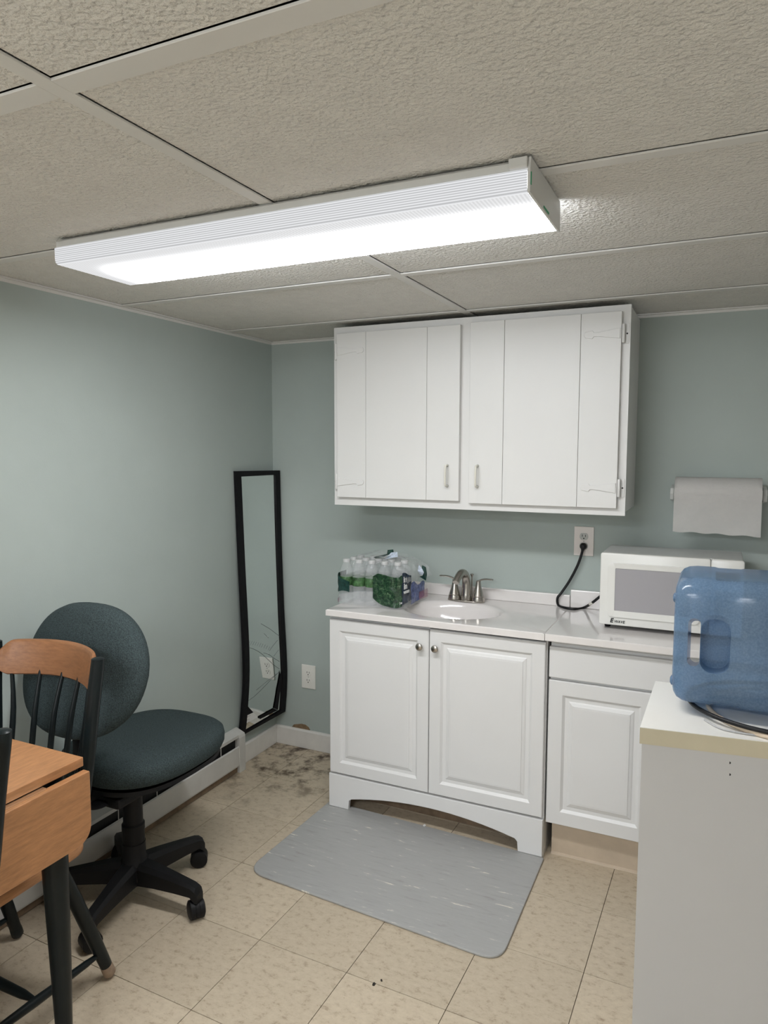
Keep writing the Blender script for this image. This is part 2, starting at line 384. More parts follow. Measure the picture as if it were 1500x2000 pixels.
# ------------------------------------------------------------------ room shell
fl = struct('floor', box(0, XR, YN, 0, -.06, -.0032), 'gap', 'beige vinyl tile floor')
def clip(poly, a, b, c):  # keep a*x+b*y<=c
    out = []
    for i in range(len(poly)):
        p, q = poly[i], poly[(i+1) % len(poly)]
        dp, dq = a*p[0]+b*p[1]-c, a*q[0]+b*q[1]-c
        if dp <= 0: out.append(p)
        if dp*dq < 0:
            t = dp/(dp-dq); out.append((p[0]+t*(q[0]-p[0]), p[1]+t*(q[1]-p[1])))
    return out
TX, TY, TA, T = .209, -.0388, -.0218, .3048
ca, sa = math.cos(TA), math.sin(TA)
full = None
for i in range(-2, 12):
    for j in range(-2, 21):
        g = .0009
        cs = [(i*T+g, -j*T-g), ((i+1)*T-g, -j*T-g), ((i+1)*T-g, -(j+1)*T+g), (i*T+g, -(j+1)*T+g)]
        w = [(TX+x*ca-y*sa, TY+x*sa+y*ca) for x, y in cs]
        q = w
        for a, b, c in ((-1, 0, -.001), (1, 0, XR-.001), (0, 1, -.001), (0, -1, -YN-.001)): q = clip(q, a, b, c)
        if len(q) < 3: continue
        ar = abs(sum(q[k][0]*q[(k+1) % len(q)][1]-q[(k+1) % len(q)][0]*q[k][1] for k in range(len(q))))/2
        if ar < .0006: continue
        if len(q) == 4 and abs(ar-(T-2*g)**2) < 1e-6:
            if full is None:
                o = obj('tile', prism([(x-w[0][0], y-w[0][1]) for x, y in w], 'z', -.0032, 0, .0006), 'tile', fl); full = o.data
            else:
                o = bpy.data.objects.new('tile', full); COL.objects.link(o); o.parent = fl
            o.location = (w[0][0], w[0][1], 0)
        else:
            obj('tile', prism(q, 'z', -.0032, 0), 'tile', fl)
wl = struct('wall_left', box(-.1, 0, YN, 0, -.06, H+.12), 'wall', 'sage green painted left wall')
wb = struct('wall_back', box(-.1, XR+.1, 0, .1, -.06, H+.12), 'wall', 'sage green painted back wall')
struct('wall_right', box(XR, XR+.1, YN, 0, -.06, H+.12), 'pale_wall', 'off-white right wall outside the view')
struct('wall_near', box(-.1, XR+.1, YN-.1, YN, -.06, H+.12), 'pale_wall', 'off-white wall behind the photographer')
# bare patch above the skirting
pp = [(.098, .094), (.11, .108), (.13, .113), (.155, .119), (.178, .118), (.197, .108), (.206, .094)]
obj('plaster_patch', prism(pp, 'y', -.0015, 0), 'plaster', wb, label='bare brown plaster patch')
# suspended ceiling: slab, stucco panels and the exposed tee grid
ce = struct('ceiling', box(0, XR, YN, 0, H+.03, H+.12), 'dark_slot', 'suspended ceiling of stucco panels')
MX, T0, G = 1.1126, -.3617, .6096
xs = [.004, MX, MX+1.2192, XR-.004]
ys = [-.004]+[T0-k*G for k in range(9) if T0-k*G > YN+.05]+[YN+.004]
for i in range(len(xs)-1):
    for j in range(len(ys)-1):
        obj('ceiling_panel', box(xs[i]+(.0172 if i else .003), xs[i+1]-.003, ys[j+1]+.003, ys[j]-((.0235 if j == 4 else .0172) if j else .003), H+.004, H+.018), 'ceil', ce)
def tee(x0, x1, y0, y1): obj('grid_tee', box(x0, x1, y0, y1, H-.0008, H+.0035, .0006, 1), 'tee', ce)
for y in ys[1:-1]:
    hw_ = .021 if y == ys[4] else .0148
    for i in range(len(xs)-1): tee(xs[i]+(.0148 if i else -.004), xs[i+1]-(.0148 if i < len(xs)-2 else -.004), y-hw_, y+hw_)
for x in xs[1:-1]: tee(x-.0147, x+.0147, YN, 0)
def ltrim(n, b): struct(n, b, 'tee', 'painted wall angle under the ceiling')
ltrim('trim_1', join(box(.0002, .019, YN, -.0002, H-.0012, H+.003), box(.0002, .0022, YN, -.0002, H-.010, H-.0012)))
ltrim('trim_2', join(box(.02, XR-.02, -.019, -.0002, H-.0013, H+.003), box(.0022, XR, -.0022, -.0002, H-.010, H-.0013)))
ltrim('trim_3', join(box(XR-.019, XR-.0002, YN, -.02, H-.0012, H+.003), box(XR-.0022, XR-.0002, YN, -.003, H-.010, H-.0012)))
def skirt(n, pts, axis, a0, a1, lab): struct(n, prism(pts, axis, a0, a1, .0015), 'base_white', lab)
skirt('baseboard_back', [(-.0003, .001), (-.013, .001), (-.013, .086), (-.008, .094), (-.0003, .094)], 'x', .0135, .5775, 'scuffed white skirting board on the back wall')
skirt('baseboard_left', [(.0003, .001), (.013, .001), (.013, .086), (.008, .094), (.0003, .094)], 'y', -.330, -.0005, 'scuffed white skirting board on the left wall')

# ------------------------------------------------------------------ fluorescent fixture
def fixture(label, y_shift, face, group):
    x0, x1, y0, y1, zt = .490, 1.684, -1.672, -1.412, H-.001
    t = thing('fluorescent_fixture', label, 'ceiling light', ((x0+x1)/2, (y0+y1)/2+y_shift, zt), group)
    s = y_shift
    obj('housing', prism([(y0+.0045+s, zt-.024), (y0+.0045+s, zt-.006), (y0+.012+s, zt), (y1-.012+s, zt), (y1-.0045+s, zt-.006), (y1-.0045+s, zt-.024)], 'x', x0+.002, x1-.0058), 'lightbody', t)
    # wrap-around ribbed lens
    zb, zl = zt-.061, zt-.020
    prof = [(y0+s+.004, zl)]
    nrib = 9
    for k in range(nrib*2+1):
        prof.append((y0+s+(.0 if k % 2 else .0009), zl-.002-(zl-zb-.012)*k/(nrib*2)))
    prof += [(y0+s+.003, zb+.003), (y0+s+.009, zb)]
    nb = 40
    for k in range(1, nb): prof.append((y0+.009+s+(y1-y0-.018)*k/nb, zb+(.0006 if k % 2 else 0)))
    prof += [(2*(y0+y1)/2-p[0]+2*s, p[1]) for p in prof[:nrib*2+4][::-1]]
    b = bmesh.new(); rows = []
    for x in (x0, x1-.006): rows.append([b.verts.new((x, p[0], p[1])) for p in prof])
    for k in range(len(prof)-1):
        f = b.faces.new((rows[0][k], rows[0][k+1], rows[1][k+1], rows[1][k]))
        f.material_index = 0 if (prof[k][1] < zb+.002 and prof[k+1][1] < zb+.002) else (2 if k > len(prof)/2 else 1)
    f = b.faces.new(rows[0]); f.material_index = 1
    bmesh.ops.recalc_face_normals(b, faces=b.faces)
    obj('lens', b, [face]+(['lens_side', 'lens_far'] if face == 'lens' else ['lens_near_side']*2), t)
    e = obj('end_plate', prism([(y0+s-.001, zb-.001), (y0+s-.001, zl), (y0+s+.004, zt), (y1+s-.004, zt), (y1+s+.001, zl), (y1+s+.001, zb-.001)], 'x', x1-.0055, x1, .0012), 'lightbody', t)
    obj('end_tab', box(x1-.040, x1-.0056, y0+s-.004, y0+s+.018, zl+.0015, zt, .002), 'lightbody', t)
    obj('green_tag', box(x1-.0002, x1+.0012, y0+s+.001, y0+s+.0045, zb+.012, zb+.034), 'green', e, label='green tag showing through the end slot')
    obj('green_tag', box(x1-.0002, x1+.0012, y0+s+.105, y0+s+.150, zb+.003, zb+.0065), 'green', e)
    return t
fixture('long white fluorescent ceiling fixture with ribbed wrap lens, lit', 0, 'lens', None)
fixture('second lit fluorescent ceiling fixture behind the photographer', -2.12, 'lens_near', None)
fixture('added unseen fluorescent fill fixture farthest behind the photographer', -3.66, 'lens_near', None)  # extra fixture, added out of view to brighten ceiling and walls

# ------------------------------------------------------------------ baseboard heater
t = thing('baseboard_heater', 'low white electric baseboard heater with black slot along left wall', 'heater', (.03, -1.0, 0))
yA, yB, dx = -.332, -1.72, .052
obj('back_plate', box(.0005, .006, yB, yA-.002, .012, .195), 'heater', t)
obj('lid', prism([(.006, .196), (.006, .190), (dx-.006, .176), (dx-.006, .168), (dx-.003, .168), (dx-.002, .182)], 'y', yB, yA-.045), 'heater', t)
obj('front_panel', prism([(dx-.006, .036), (dx-.002, .033), (dx, .040), (dx, .124), (dx-.006, .128)], 'y', yB, yA-.045), 'heater', t)
obj('heating_core', box(.0062, dx-.022, yB, yA-.046, .03, .172), 'dark_slot', t)
obj('end_cap', prism([(.0062, .196), (.0062, .001), (dx+.002, .001), (dx+.002, .165), (dx-.002, .178)], 'y', yA-.045, yA, .001), 'heater', t)
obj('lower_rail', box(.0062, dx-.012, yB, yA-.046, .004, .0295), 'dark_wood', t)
for k in range(7):
    y = yA-.17-k*.2
    obj('slot_bracket', box(dx-.0075, dx-.0055, y-.0015, y+.0015, .128, .168), 'heater', t)

# ------------------------------------------------------------------ upper wall cabinet
t = thing('wall_cabinet', 'white painted two-door wall cabinet with strap hinges above the sink', 'cabinet', (1.125, -.165, 1.262))
x0, x1, yf, z0, z1 = .535, 1.712, -.33, 1.263, 2.000
obj('body', box(x0+.003, x1-.003, yf+.019, -.0005, z0+.012, z1-.002), 'white_paint', t)
fr = bmesh.new()
for a in ((x0, x0+.06, z0, z1), (x1-.06, x1, z0, z1), (1.06, 1.17, z0, z1), (x0+.06, 1.06, z1-.06, z1), (1.17, x1-.06, z1-.06, z1), (x0+.06, 1.06, z0, z0+.06), (1.17, x1-.06, z0, z0+.06)):
    box(a[0], a[1], yf, yf+.0188, a[2], a[3], 0, bm=fr)
obj('face_frame', fr, 'white_paint', t)
def plank_door(xa, xb, za, zb, cuts, hinge_side, pull_x):
    d = obj('door', box(xa, xb, yf-.010, yf-.0005, za, zb), 'white_paint', t)
    e = [xa]+cuts+[xb]
    for k in range(3):
        obj('board', box(e[k]+(.0005 if k else 0), e[k+1]-(.0005 if k < 2 else 0), yf-.020, yf-.0102, za, zb, .0014, 2), 'white_paint', d)
    y = yf-.020
    for zc in (1.900, 1.362):
        s = hinge_side; xe = xa if s < 0 else xb
        def X(u): return xe-s*u
        strap = [(X(.004), zc-.018), (X(.004), zc+.018), (X(.078), zc+.007), (X(.092), zc+.007), (X(.098), zc+.0145), (X(.122), zc+.010), (X(.127), zc), (X(.122), zc-.010), (X(.098), zc-.0145), (X(.092), zc-.007), (X(.078), zc-.007)]
        h = obj('strap_hinge', prism(strap, 'y', y-.0042, y-.0002, .0010), 'white_paint', d)
        obj('hinge_barrel', lathe([(.0045, -.032), (.0058, -.030), (.0058, .030), (.0045, .032)], (xe+s*.0062, yf-.014, zc), 12), 'white_paint', h, smooth=True)
        leaf = roundrect(min(xe+s*.011, xe+s*.024), max(xe+s*.011, xe+s*.024), zc-.034, zc+.034, .005, 4) if s > 0 else roundrect(xe-.0215, xe-.0105, zc-.034, zc+.034, .005, 4)
        obj('hinge_leaf', prism(leaf, 'y', yf-.003, yf-.0003, .0006), 'white_paint', h)
        obj('hinge_screw', lathe([(.003, -.0042), (.003, -.003)], (xe+s*.0172 if s > 0 else xe-.016, yf, zc), 10, 'y'), 'dark_slot', h)
    zc = 1.395
    P = spline([(pull_x, y+.001, zc+.040), (pull_x, y-.012, zc+.040), (pull_x, y-.024, zc+.033), (pull_x, y-.026, zc), (pull_x, y-.024, zc-.033), (pull_x, y-.012, zc-.040), (pull_x, y+.001, zc-.040)], 5)
    pl = obj('pull_handle', tube(P, .0042, 10), 'pull', d, smooth=60)
    for s in (1, -1): obj('mount', lathe([(.006, -.003), (.0065, 0)], (pull_x, y, zc+s*.040), 12, 'y'), 'recept', pl)
plank_door(.558, 1.096, 1.297, 1.972, [.692, .960], -1, 1.049)
plank_door(1.136, 1.684, 1.290, 1.976, [1.269, 1.546], 1, 1.171)

# ------------------------------------------------------------------ vanity
def rdoor(xa, xb, za, zb, yf, th=.018, fr_=.046):
    """raised-panel front, face at y=yf looking towards -y"""
    b = bmesh.new()
    loops = [(0, th), (0, .003), (.0025, .0), (fr_, 0), (fr_+.009, .0085), (fr_+.022, .0085), (fr_+.026, .006), (fr_+.034, .0035), (fr_+.036, .0015), (fr_+.044, .0008)]
    R_ = []
    for ins, dep in loops:
        R_.append([b.verts.new((x, yf+dep, z)) for x, z in ((xa+ins, za+ins), (xb-ins, za+ins), (xb-ins, zb-ins), (xa+ins, zb-ins))])
    for i in range(len(R_)-1):
        for k in range(4): b.faces.new((R_[i][k], R_[i][(k+1) % 4], R_[i+1][(k+1) % 4], R_[i+1][k]))
    b.faces.new(R_[-1]); b.faces.new(R_[0][::-1]); bmesh.ops.recalc_face_normals(b, faces=b.faces); return b
t = thing('bathroom_vanity', 'white two-door vanity with arched base under the sink top', 'cabinet', (1.03, -.25, 0))
vx0, vx1, vf = .582, 1.477, -.456
cb_ = join(box(vx0, vx0+.016, vf, -.02, .150, .812), box(vx1-.016, vx1, vf, -.02, .150, .812))
for a_ in ((vf, vf+.016, .150, .200), (vf, vf+.016, .785, .812), (-.030, -.02, .150, .812), (vf+.016, -.03, .150, .166)): box(vx0+.016, vx1-.016, a_[0], a_[1], a_[2], a_[3], 0, bm=cb_)
box(.99, 1.06, vf, vf+.016, .2, .785, 0, bm=cb_)
obj('carcass', join(cb_, join(box(vx0, vx0+.016, vf, -.02, .0005, .15), box(vx1-.016, vx1, vf, -.02, .0005, .15))), 'white_thermo', t)
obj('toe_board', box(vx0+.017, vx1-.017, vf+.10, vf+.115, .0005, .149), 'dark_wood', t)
arch = [(vx0+.001, .0095), (vx0+.001, .1500), (vx1-.001, .1500), (vx1-.001, .0095), (1.386, .0095), (1.383, .046), (1.374, .056)]
for k in range(1, 16):
    u = k/16; arch.append((1.374-u*(1.374-.688), .056+.040*(1-(2*u-1)**2)))
arch += [(.688, .056), (.677, .048), (.673, .0095)]
obj('arched_apron', prism(arch, 'y', vf-.018, vf-.0005, .002), 'white_thermo', t)
kn = [(.004, .0), (.0045, -.012), (.0115, -.016), (.0145, -.021), (.0145, -.0235), (.012, -.026), (.0, -.0265)]
for (xa, xb, xk) in ((.588, 1.0255, .994), (1.0285, 1.473, 1.058)):
    d = obj('door', rdoor(xa, xb, .158, .807 if xa < 1 else .812, vf-.0185), 'white_thermo', t)
    obj('knob', lathe(kn, (xk, vf-.0185, .742), 20, 'y'), 'nickel', d, smooth=50)
# vanity top with moulded oval bowl
t = thing('vanity_top', 'off-white cultured marble vanity top with moulded oval basin', 'sink', (1.03, -.25, .82))
X0, X1, Y0, Y1, ZT, ZB = .581, 1.4715, -.492, -.0005, .848, .8225
cx, cy, ea, eb = 1.045, -.268, .205, .155
b = bmesh.new(); n = 96; rings = []
def rect_pt(a, e=0.):
    c_, s_ = math.cos(a), math.sin(a); ts = []
    if c_ > 1e-9: ts.append((X1-e-cx)/c_)
    if c_ < -1e-9: ts.append((X0+e-cx)/c_)
    if s_ > 1e-9: ts.append((Y1-cy)/s_)
    if s_ < -1e-9: ts.append((Y0+e-cy)/s_)
    tt = min(ts); return cx+tt*c_, cy+tt*s_
angs = sorted([2*math.pi*k/n for k in range(n)]+[math.atan2(q[1]-cy, q[0]-cx) % (2*math.pi) for q in ((X0, Y0), (X1, Y0), (X1, Y1), (X0, Y1))])
n = len(angs)
for kind in range(11):
    ring = []
    for a in angs:
        if kind == 0: x, y = rect_pt(a); z = ZB
        elif kind == 1: x, y = rect_pt(a); z = ZT-.003
        elif kind == 2: x, y = rect_pt(a, .003); z = ZT
        else:
            f, z = [(1.06, ZT), (1.0, ZT-.002), (.95, ZT-.010), (.90, ZT-.035), (.82, ZT-.075), (.62, ZT-.110), (.35, ZT-.122), (.08, ZT-.126)][kind-3]
            x, y = cx+f*ea*math.cos(a), cy+f*eb*math.sin(a)
        ring.append(b.verts.new((x, y, z)))
    rings.append(ring)
for i in range(len(rings)-1):
    for k in range(n): b.faces.new((rings[i][k], rings[i][(k+1) % n], rings[i+1][(k+1) % n], rings[i+1][k]))
b.faces.new(rings[-1])
bmesh.ops.recalc_face_normals(b, faces=b.faces)
sk = obj('basin_slab', b, 'marble', t, smooth=35)
obj('backsplash', box(X0, X1, -.020, -.0006, ZT+.0002, .898, .003), 'marble', t)
obj('drain', lathe([(.022, .0), (.022, .003), (.016, .004), (.014, .001), (.0, .001)], (cx, cy, ZT-.1265), 20), 'nickel', sk, smooth=40)
# faucet
t = thing('faucet', 'brushed nickel centerset faucet with two lever handles behind the basin', 'faucet', (1.047, -.10, ZT))
fy = -.092
obj('base_plate', prism([(1.047+(.083 if abs(math.cos(a)) > .0 else 0)*math.copysign(abs(math.cos(a))**.6, math.cos(a)), fy+.028*math.copysign(abs(math.sin(a))**.8, math.sin(a))) for a in [2*math.pi*k/40 for k in range(40)]], 'z', ZT+.0002, ZT+.006, .002), 'nickel', t)
for s, xh in ((-1, .994), (1, 1.100)):
    h = obj('handle', lathe([(.0285, .006), (.0285, .009), (.0255, .024), (.0235, .0245), (.0235, .0275), (.0245, .028), (.0185, .046), (.0130, .066), (.0105, .084), (.0100, .090), (.006, .094)], (xh, fy, ZT), 28), 'nickel', t, smooth=30)
    P = spline([(xh-s*.004, fy, ZT+.088), (xh+s*.014, fy-.002, ZT+.098), (xh+s*.036, fy-.005, ZT+.103), (xh+s*.066, fy-.008, ZT+.103)], 6)
    obj('lever', tube(P, [.0095]*4+[.0088]*(len(P)-9)+[.008]*4+[.0065], 14, flat=(1.05, .45)), 'nickel', h, smooth=50)
sp = obj('spout_base', lathe([(.024, .006), (.0245, .010), (.023, .026), (.0215, .027)], (1.047, fy, ZT), 28), 'nickel', t, smooth=30)
P = spline([(1.047, fy, ZT+.024), (1.047, fy+.002, ZT+.060), (1.046, fy-.002, ZT+.095), (1.044, fy-.022, ZT+.122), (1.040, fy-.055, ZT+.128), (1.036, fy-.085, ZT+.112), (1.034, fy-.102, ZT+.096)], 6)
L_ = len(P)
obj('spout', tube(P, [.0215-.0075*(k/(L_-1))**.8 for k in range(L_)], 20), 'nickel', t, smooth=50)
obj('lift_rod', lathe([(.003, .0), (.003, .098), (.0055, .104), (.008, .110), (.008, .113), (.003, .115)], (1.060, fy+.034, ZT+.0005), 12), 'nickel', t, smooth=40)

# ------------------------------------------------------------------ base cabinet beside the vanity
t = thing('base_cabinet', 'white base cabinet with drawer front over panelled door beside the vanity', 'cabinet', (1.95, -.25, 0))
bx0, bx1, bf = 1.486, 2.42, -.437
obj('carcass', box(bx0, bx1, bf, -.02, .130, .8125), 'white_thermo', t)
obj('toe_kick', box(bx0+.012, bx1, -.412, -.400, .0005, .1295), 'kick', t)
obj('quarter_round', prism([(-.4125, .0005), (-.421, .0005), (-.419, .006), (-.4125, .009)], 'x', bx0+.012, bx1), 'kick', t)
obj('drawer_front', box(1.483, 2.418, bf-.0195, bf-.0005, .682, .795, .003), 'white_thermo', t)
for xa, xb in ((1.483, 1.850), (1.856, 2.418)):
    obj('door', rdoor(xa, xb, .137, .672, bf-.0195, fr_=.050), 'white_thermo', t)
t = thing('countertop', 'glossy white countertop with backsplash under the microwave', 'countertop', (1.95, -.25, .82))
obj('slab', box(1.4725, 2.43, -.492, -.0005, .8215, .848, .003), 'marble', t)
obj('backsplash', box(1.4735, 2.43, -.020, -.0006, .8483, .921, .003), 'marble', t)

# ------------------------------------------------------------------ outlets
def outlet(x, z, pm, label, plug):
    t = thing('wall_outlet', label, 'outlet', (x, -.003, z))
    p_ = obj('cover_plate', box(x-.0395, x+.0395, -.0062, -.0003, z-.060, z+.060, .0022), pm, t)
    for s in (1, -1):
        zc = z+s*.0195
        pts = [(x+.0172*math.cos(a), zc+max(-.0138, min(.0138, .0172*math.sin(a)))) for a in [2*math.pi*k/28 for k in range(28)]]
        r_ = obj('receptacle', prism(pts, 'y', -.0082, -.0063, .0006), 'recept' if plug else pm, t)
        obj('slot', box(x-.0075, x-.0052, -.0087, -.0083, zc-.001, zc+.0085), 'socket_dark', r_)
        obj('slot', box(x+.0052, x+.0075, -.0087, -.0083, zc-.001, zc+.0075), 'socket_dark', r_)
        obj('ground_hole', lathe([(.0028, -.0087), (.0028, -.0083)], (x, 0, zc-.0075), 10, 'y'), 'socket_dark', r_)
    obj('screw', lathe([(.003, -.0072), (.003, -.0063)], (x, 0, z), 10, 'y'), 'recept', p_)
outlet(1.519, 1.124, 'plate', 'white duplex outlet below the wall cabinet with black plug in it', True)
outlet(.2005, .369, 'plate2', 'white duplex outlet low on the wall left of the vanity', False)

# ------------------------------------------------------------------ microwave
t = thing('microwave_oven', 'small white countertop microwave with grey window', 'microwave', (1.866, -.2, .848))
mx0, mx1, mf, mz0, mz1 = 1.633, 2.099, -.33, .865, 1.127
obj('case', box(mx0+.003, mx1-.003, mf+.028, -.075, mz0+.002, mz1-.001, .004), 'mwtop', t)
d = obj('door', prism(roundrect(mx0, 1.9955, mz0, mz1, .008, 4), 'y', mf, mf+.0275, .005), 'mw', t, smooth=30)
obj('control_panel', prism(roundrect(1.9965, mx1, mz0, mz1, .008, 4), 'y', mf, mf+.0275, .005), 'mw', t, smooth=30)
# recessed window surround: a raised rounded lip and the perforated pane
def ringframe(o_, i_, ya, yb):
    b = bmesh.new(); n = len(o_)
    A = [[b.verts.new((p[0], y, p[1])) for p in q] for q, y in ((o_, yb), (o_, ya+.001), ([(p[0]*.985+.015*(sum(k[0] for k in o_)/n), p[1]*.985+.015*(sum(k[1] for k in o_)/n)) for p in o_], ya), (i_, ya+.0015), (i_, yb))]
    for r_ in range(4):
        for k in range(n): b.faces.new((A[r_][k], A[r_][(k+1) % n], A[r_+1][(k+1) % n], A[r_+1][k]))
    bmesh.ops.recalc_face_normals(b, faces=b.faces); return b
obj('window_surround', ringframe(roundrect(1.660, 1.968, .896, 1.094, .018), roundrect(1.686, 1.942, .920, 1.074, .003), mf-.006, mf+.001), 'mw', d, smooth=30)
obj('window', box(1.684, 1.944, mf-.0022, mf-.0004, .918, 1.076), 'window', d, label='grey perforated window')
obj('lettering', join(text_bm('E', .021, (1.672, mf-.0008, .8755), (1, 0, 0), (0, 0, 1), shear=.2, bold=.0008), text_bm('WAVE', .0130, (1.6860, mf-.0008, .8755), (1, 0, 0), (0, 0, 1), shear=.2, bold=.0002)), 'print', d, label='black EWAVE lettering')
for k in range(4):
    for j in range(3): obj('key', box(2.012+j*.027, 2.033+j*.027, mf-.0015, mf-.0002, .915+k*.028, .937+k*.028, .0005, 1), 'recept', t)
obj('display', box(2.012, 2.087, mf-.0012, mf-.0002, 1.055, 1.085), 'socket_dark', t)
for x in (mx0+.025, mx1-.025):
    for y in (mf+.05, -.10): obj('foot', lathe([(.010, .8484), (.012, .856), (.012, .8668)], (x, y, 0), 14), 'rubber', t)
zc = 1.1045
cp = [onY(-.020, 1137, 1080), onY(-.022, 1128, 1105), onY(-.026, 1112, 1135), onY(-.032, 1097, 1157), onY(-.040, 1089, 1168)]
cp += [onZ(.854, 1091, 1181)+Vector((0, 0, 0)), onZ(.853, 1103, 1187), onZ(.853, 1122, 1189.5), onZ(.853, 1140, 1187), onY(-.10, 1157, 1177), onY(-.11, 1175, 1163), onY(-.10, 1190, 1158)]
for v in cp: v.y = min(v.y, -.027)
P = spline([(1.519, -.030, zc-.004)]+[tuple(v) for v in cp], 7)
cd = obj('power_cord', tube(P, .0042, 10, flat=(1.25, .65)), 'rubber', t, smooth=60)
obj('plug', join(lathe([(.0, -.0085), (.0135, -.0085), (.0145, -.016), (.0125, -.026), (.007, -.033), (.0, -.034)], (1.519, 0, zc), 16, 'y'), box(1.512, 1.526, -.031, -.022, zc-.017, zc, .003)), 'rubber', cd, smooth=40)
q = P[-16]
obj('wire_tie', tube([P[-17]+Vector((0, 0, 0)), P[-16], P[-15]], .0056, 8), 'pull', cd)

# ------------------------------------------------------------------ paper towel
t = thing('paper_towel_roll', 'white paper towel roll with loose end on the wall', 'paper towel', (2.005, -.078, 1.335))
ry, rz, rr = -.078, 1.334, .0615
b = bmesh.new(); prof = []
for k in range(40):
    a = math.radians(90+180-k*9); prof.append((ry+rr*math.cos(a), rz+rr*math.sin(a)))
obj('roll', lathe([(.021, 0), (rr-.001, 0), (rr, .001), (rr, .287), (rr-.001, .288), (.021, .288), (.021, 0)], (1.862, ry, rz), 48, 'x', closed=True), 'paper', t, smooth=40)
# hanging sheet: wraps the front of the roll and drops below it
b = bmesh.new(); rows = []
nx = 26
path = [(ry+(rr+.0012)*math.cos(math.radians(a)), rz+(rr+.0012)*math.sin(math.radians(a))) for a in range(90, 196, 7)]
path += [(ry-rr-.001+.004*(k/8), rz-.010-k*(.128/8)) for k in range(2, 9)]
for j, (y, z) in enumerate(path):
    row = []
    for i in range(nx+1):
        u = i/nx; w = max(0, j-14)/8
        row.append(b.verts.new((1.8615+.2885*u+w*.002*math.sin(u*9), y+w*.004*math.sin(u*7+j*.5), z-(w**2)*(.006*u+.002*math.sin(u*21)))))
    rows.append(row)
for j in range(len(rows)-1):
    for i in range(nx): b.faces.new((rows[j][i], rows[j][i+1], rows[j+1][i+1], rows[j+1][i]))
bmesh.ops.solidify(b, geom=b.faces[:], thickness=.0007)
obj('loose_sheet', b, 'paper', t, smooth=60)
t = thing('towel_holder', 'white plastic wall bracket holding the paper towel roll', 'towel holder', (2.01, -.01, 1.335))
obj('wall_rail', box(1.843, 2.172, -.009, -.0005, rz-.020, rz+.020, .003), 'holder', t)
for xa, xb in ((1.845, 1.858), (2.155, 2.169)):
    a_ = obj('arm', prism([(-.0092, rz-.030), (-.0092, rz+.030), (-.060, rz+.026), (-.088, rz+.020), (-.100, rz), (-.088, rz-.022), (-.06, rz-.028)], 'x', xa, xb, .003), 'holder', t, smooth=30)
    s = 1 if xa < 2 else -1
    obj('hub', lathe([(.019, 0), (.017, s*.020), (.012, s*.022)], (xb+.0003 if s > 0 else xa-.0003, ry, rz), 20, 'x'), 'holder', a_, smooth=40)

# ------------------------------------------------------------------ floor mat
t = bmesh.new()
A, B_, C_, D = Vector((.545, -1.000)), Vector((1.487, -1.058)), Vector((1.484, -.470)), Vector((.566, -.435))
def cornered(P, r, n=7):
    out = []
    for i in range(len(P)):
        p0, p, p1 = P[i-1], P[i], P[(i+1) % len(P)]
        a, c = (p0-p).normalized(), (p1-p).normalized()
        rr_ = r[i]
        if not rr_: out.append(tuple(p)); continue
        for k in range(n+1):
            u = k/n; q = (1-u)**2*(p+a*rr_)+2*u*(1-u)*p+u*u*(p+c*rr_); out.append(tuple(q))
    return out
mp_ = cornered([A, B_, C_, D], [.075, .075, .01, .01])
m_ = obj('floor_mat', prism(mp_, 'z', .0004, .0085, .003), 'mat', loc=(1.02, -.75, 0))
tag(m_, 'grey marbled rubber mat on the floor before the vanity', 'mat')

# ------------------------------------------------------------------ mirror leaning in the corner
t = thing('wall_mirror', 'tall black framed mirror with cracked lower glass leaning in the corner', 'mirror', (.03, -.17, .16))
KL = [(1.397, .010, -.322), (.973, .024, -.320), (.492, .040, -.317), (.269, .026, -.320), (.150, .012, -.325)]
KR = [(1.393, .040, -.010), (1.059, .045, -.010), (.723, .055, -.010), (.383, .070, -.008), (.172, .058, -.010)]
def interp(K, u):
    n = len(K)-1; p = u*n; i = min(int(p), n-1); f = p-i
    z = [k for k in K]
    g = lambda c: .5*((2*z[i][c])+(z[i+1][c]-z[max(i-1, 0)][c])*f+(2*z[max(i-1, 0)][c]-5*z[i][c]+4*z[i+1][c]-z[min(i+2, n)][c])*f*f+(3*z[i][c]-z[max(i-1, 0)][c]-3*z[i+1][c]+z[min(i+2, n)][c])*f**3)
    return Vector((g(1), g(2), g(0)))
def mpt(u, v, d=0.):   # v across 0..1 left to right, u from top to bottom, d towards the room
    a, c = interp(KL, u), interp(KR, u); p = a.lerp(c, v); w = (c-a).normalized(); n_ = Vector((-w.y, w.x, 0)); n_ = -n_ if n_.x < 0 else n_
    return p+n_.normalized()*d
def strip(v0, v1, u0, u1, d0, d1, nu=24):
    b = bmesh.new(); R_ = []
    for k in range(nu+1):
        u = u0+(u1-u0)*k/nu
        R_.append([b.verts.new(mpt(u, v, d)) for v, d in ((v0, d0), (v1, d0), (v1, d1), (v0, d1))])
    for k in range(nu):
        for j in range(4): b.faces.new((R_[k][j], R_[k][(j+1) % 4], R_[k+1][(j+1) % 4], R_[k+1][j]))
    b.faces.new(R_[0]); b.faces.new(R_[-1][::-1]); bmesh.ops.recalc_face_normals(b, faces=b.faces); return b
obj('frame_side', strip(0, .105, 0, 1, -.008, .009), 'frame', t)
obj('frame_side', strip(.895, 1, 0, 1, -.008, .009), 'frame', t)
obj('frame_rail', strip(.106, .894, 0, .026, -.008, .009, 2), 'frame', t)
obj('frame_rail', strip(.106, .894, .964, 1, -.008, .009, 2), 'frame', t)
gl = obj('mirror_glass', strip(.09, .90, .02, .955, -.004, .0015, 60), 'mirror', t, smooth=30)
obj('backing', strip(.09, .91, .02, .99, -.0078, -.005, 20), 'frame', t)
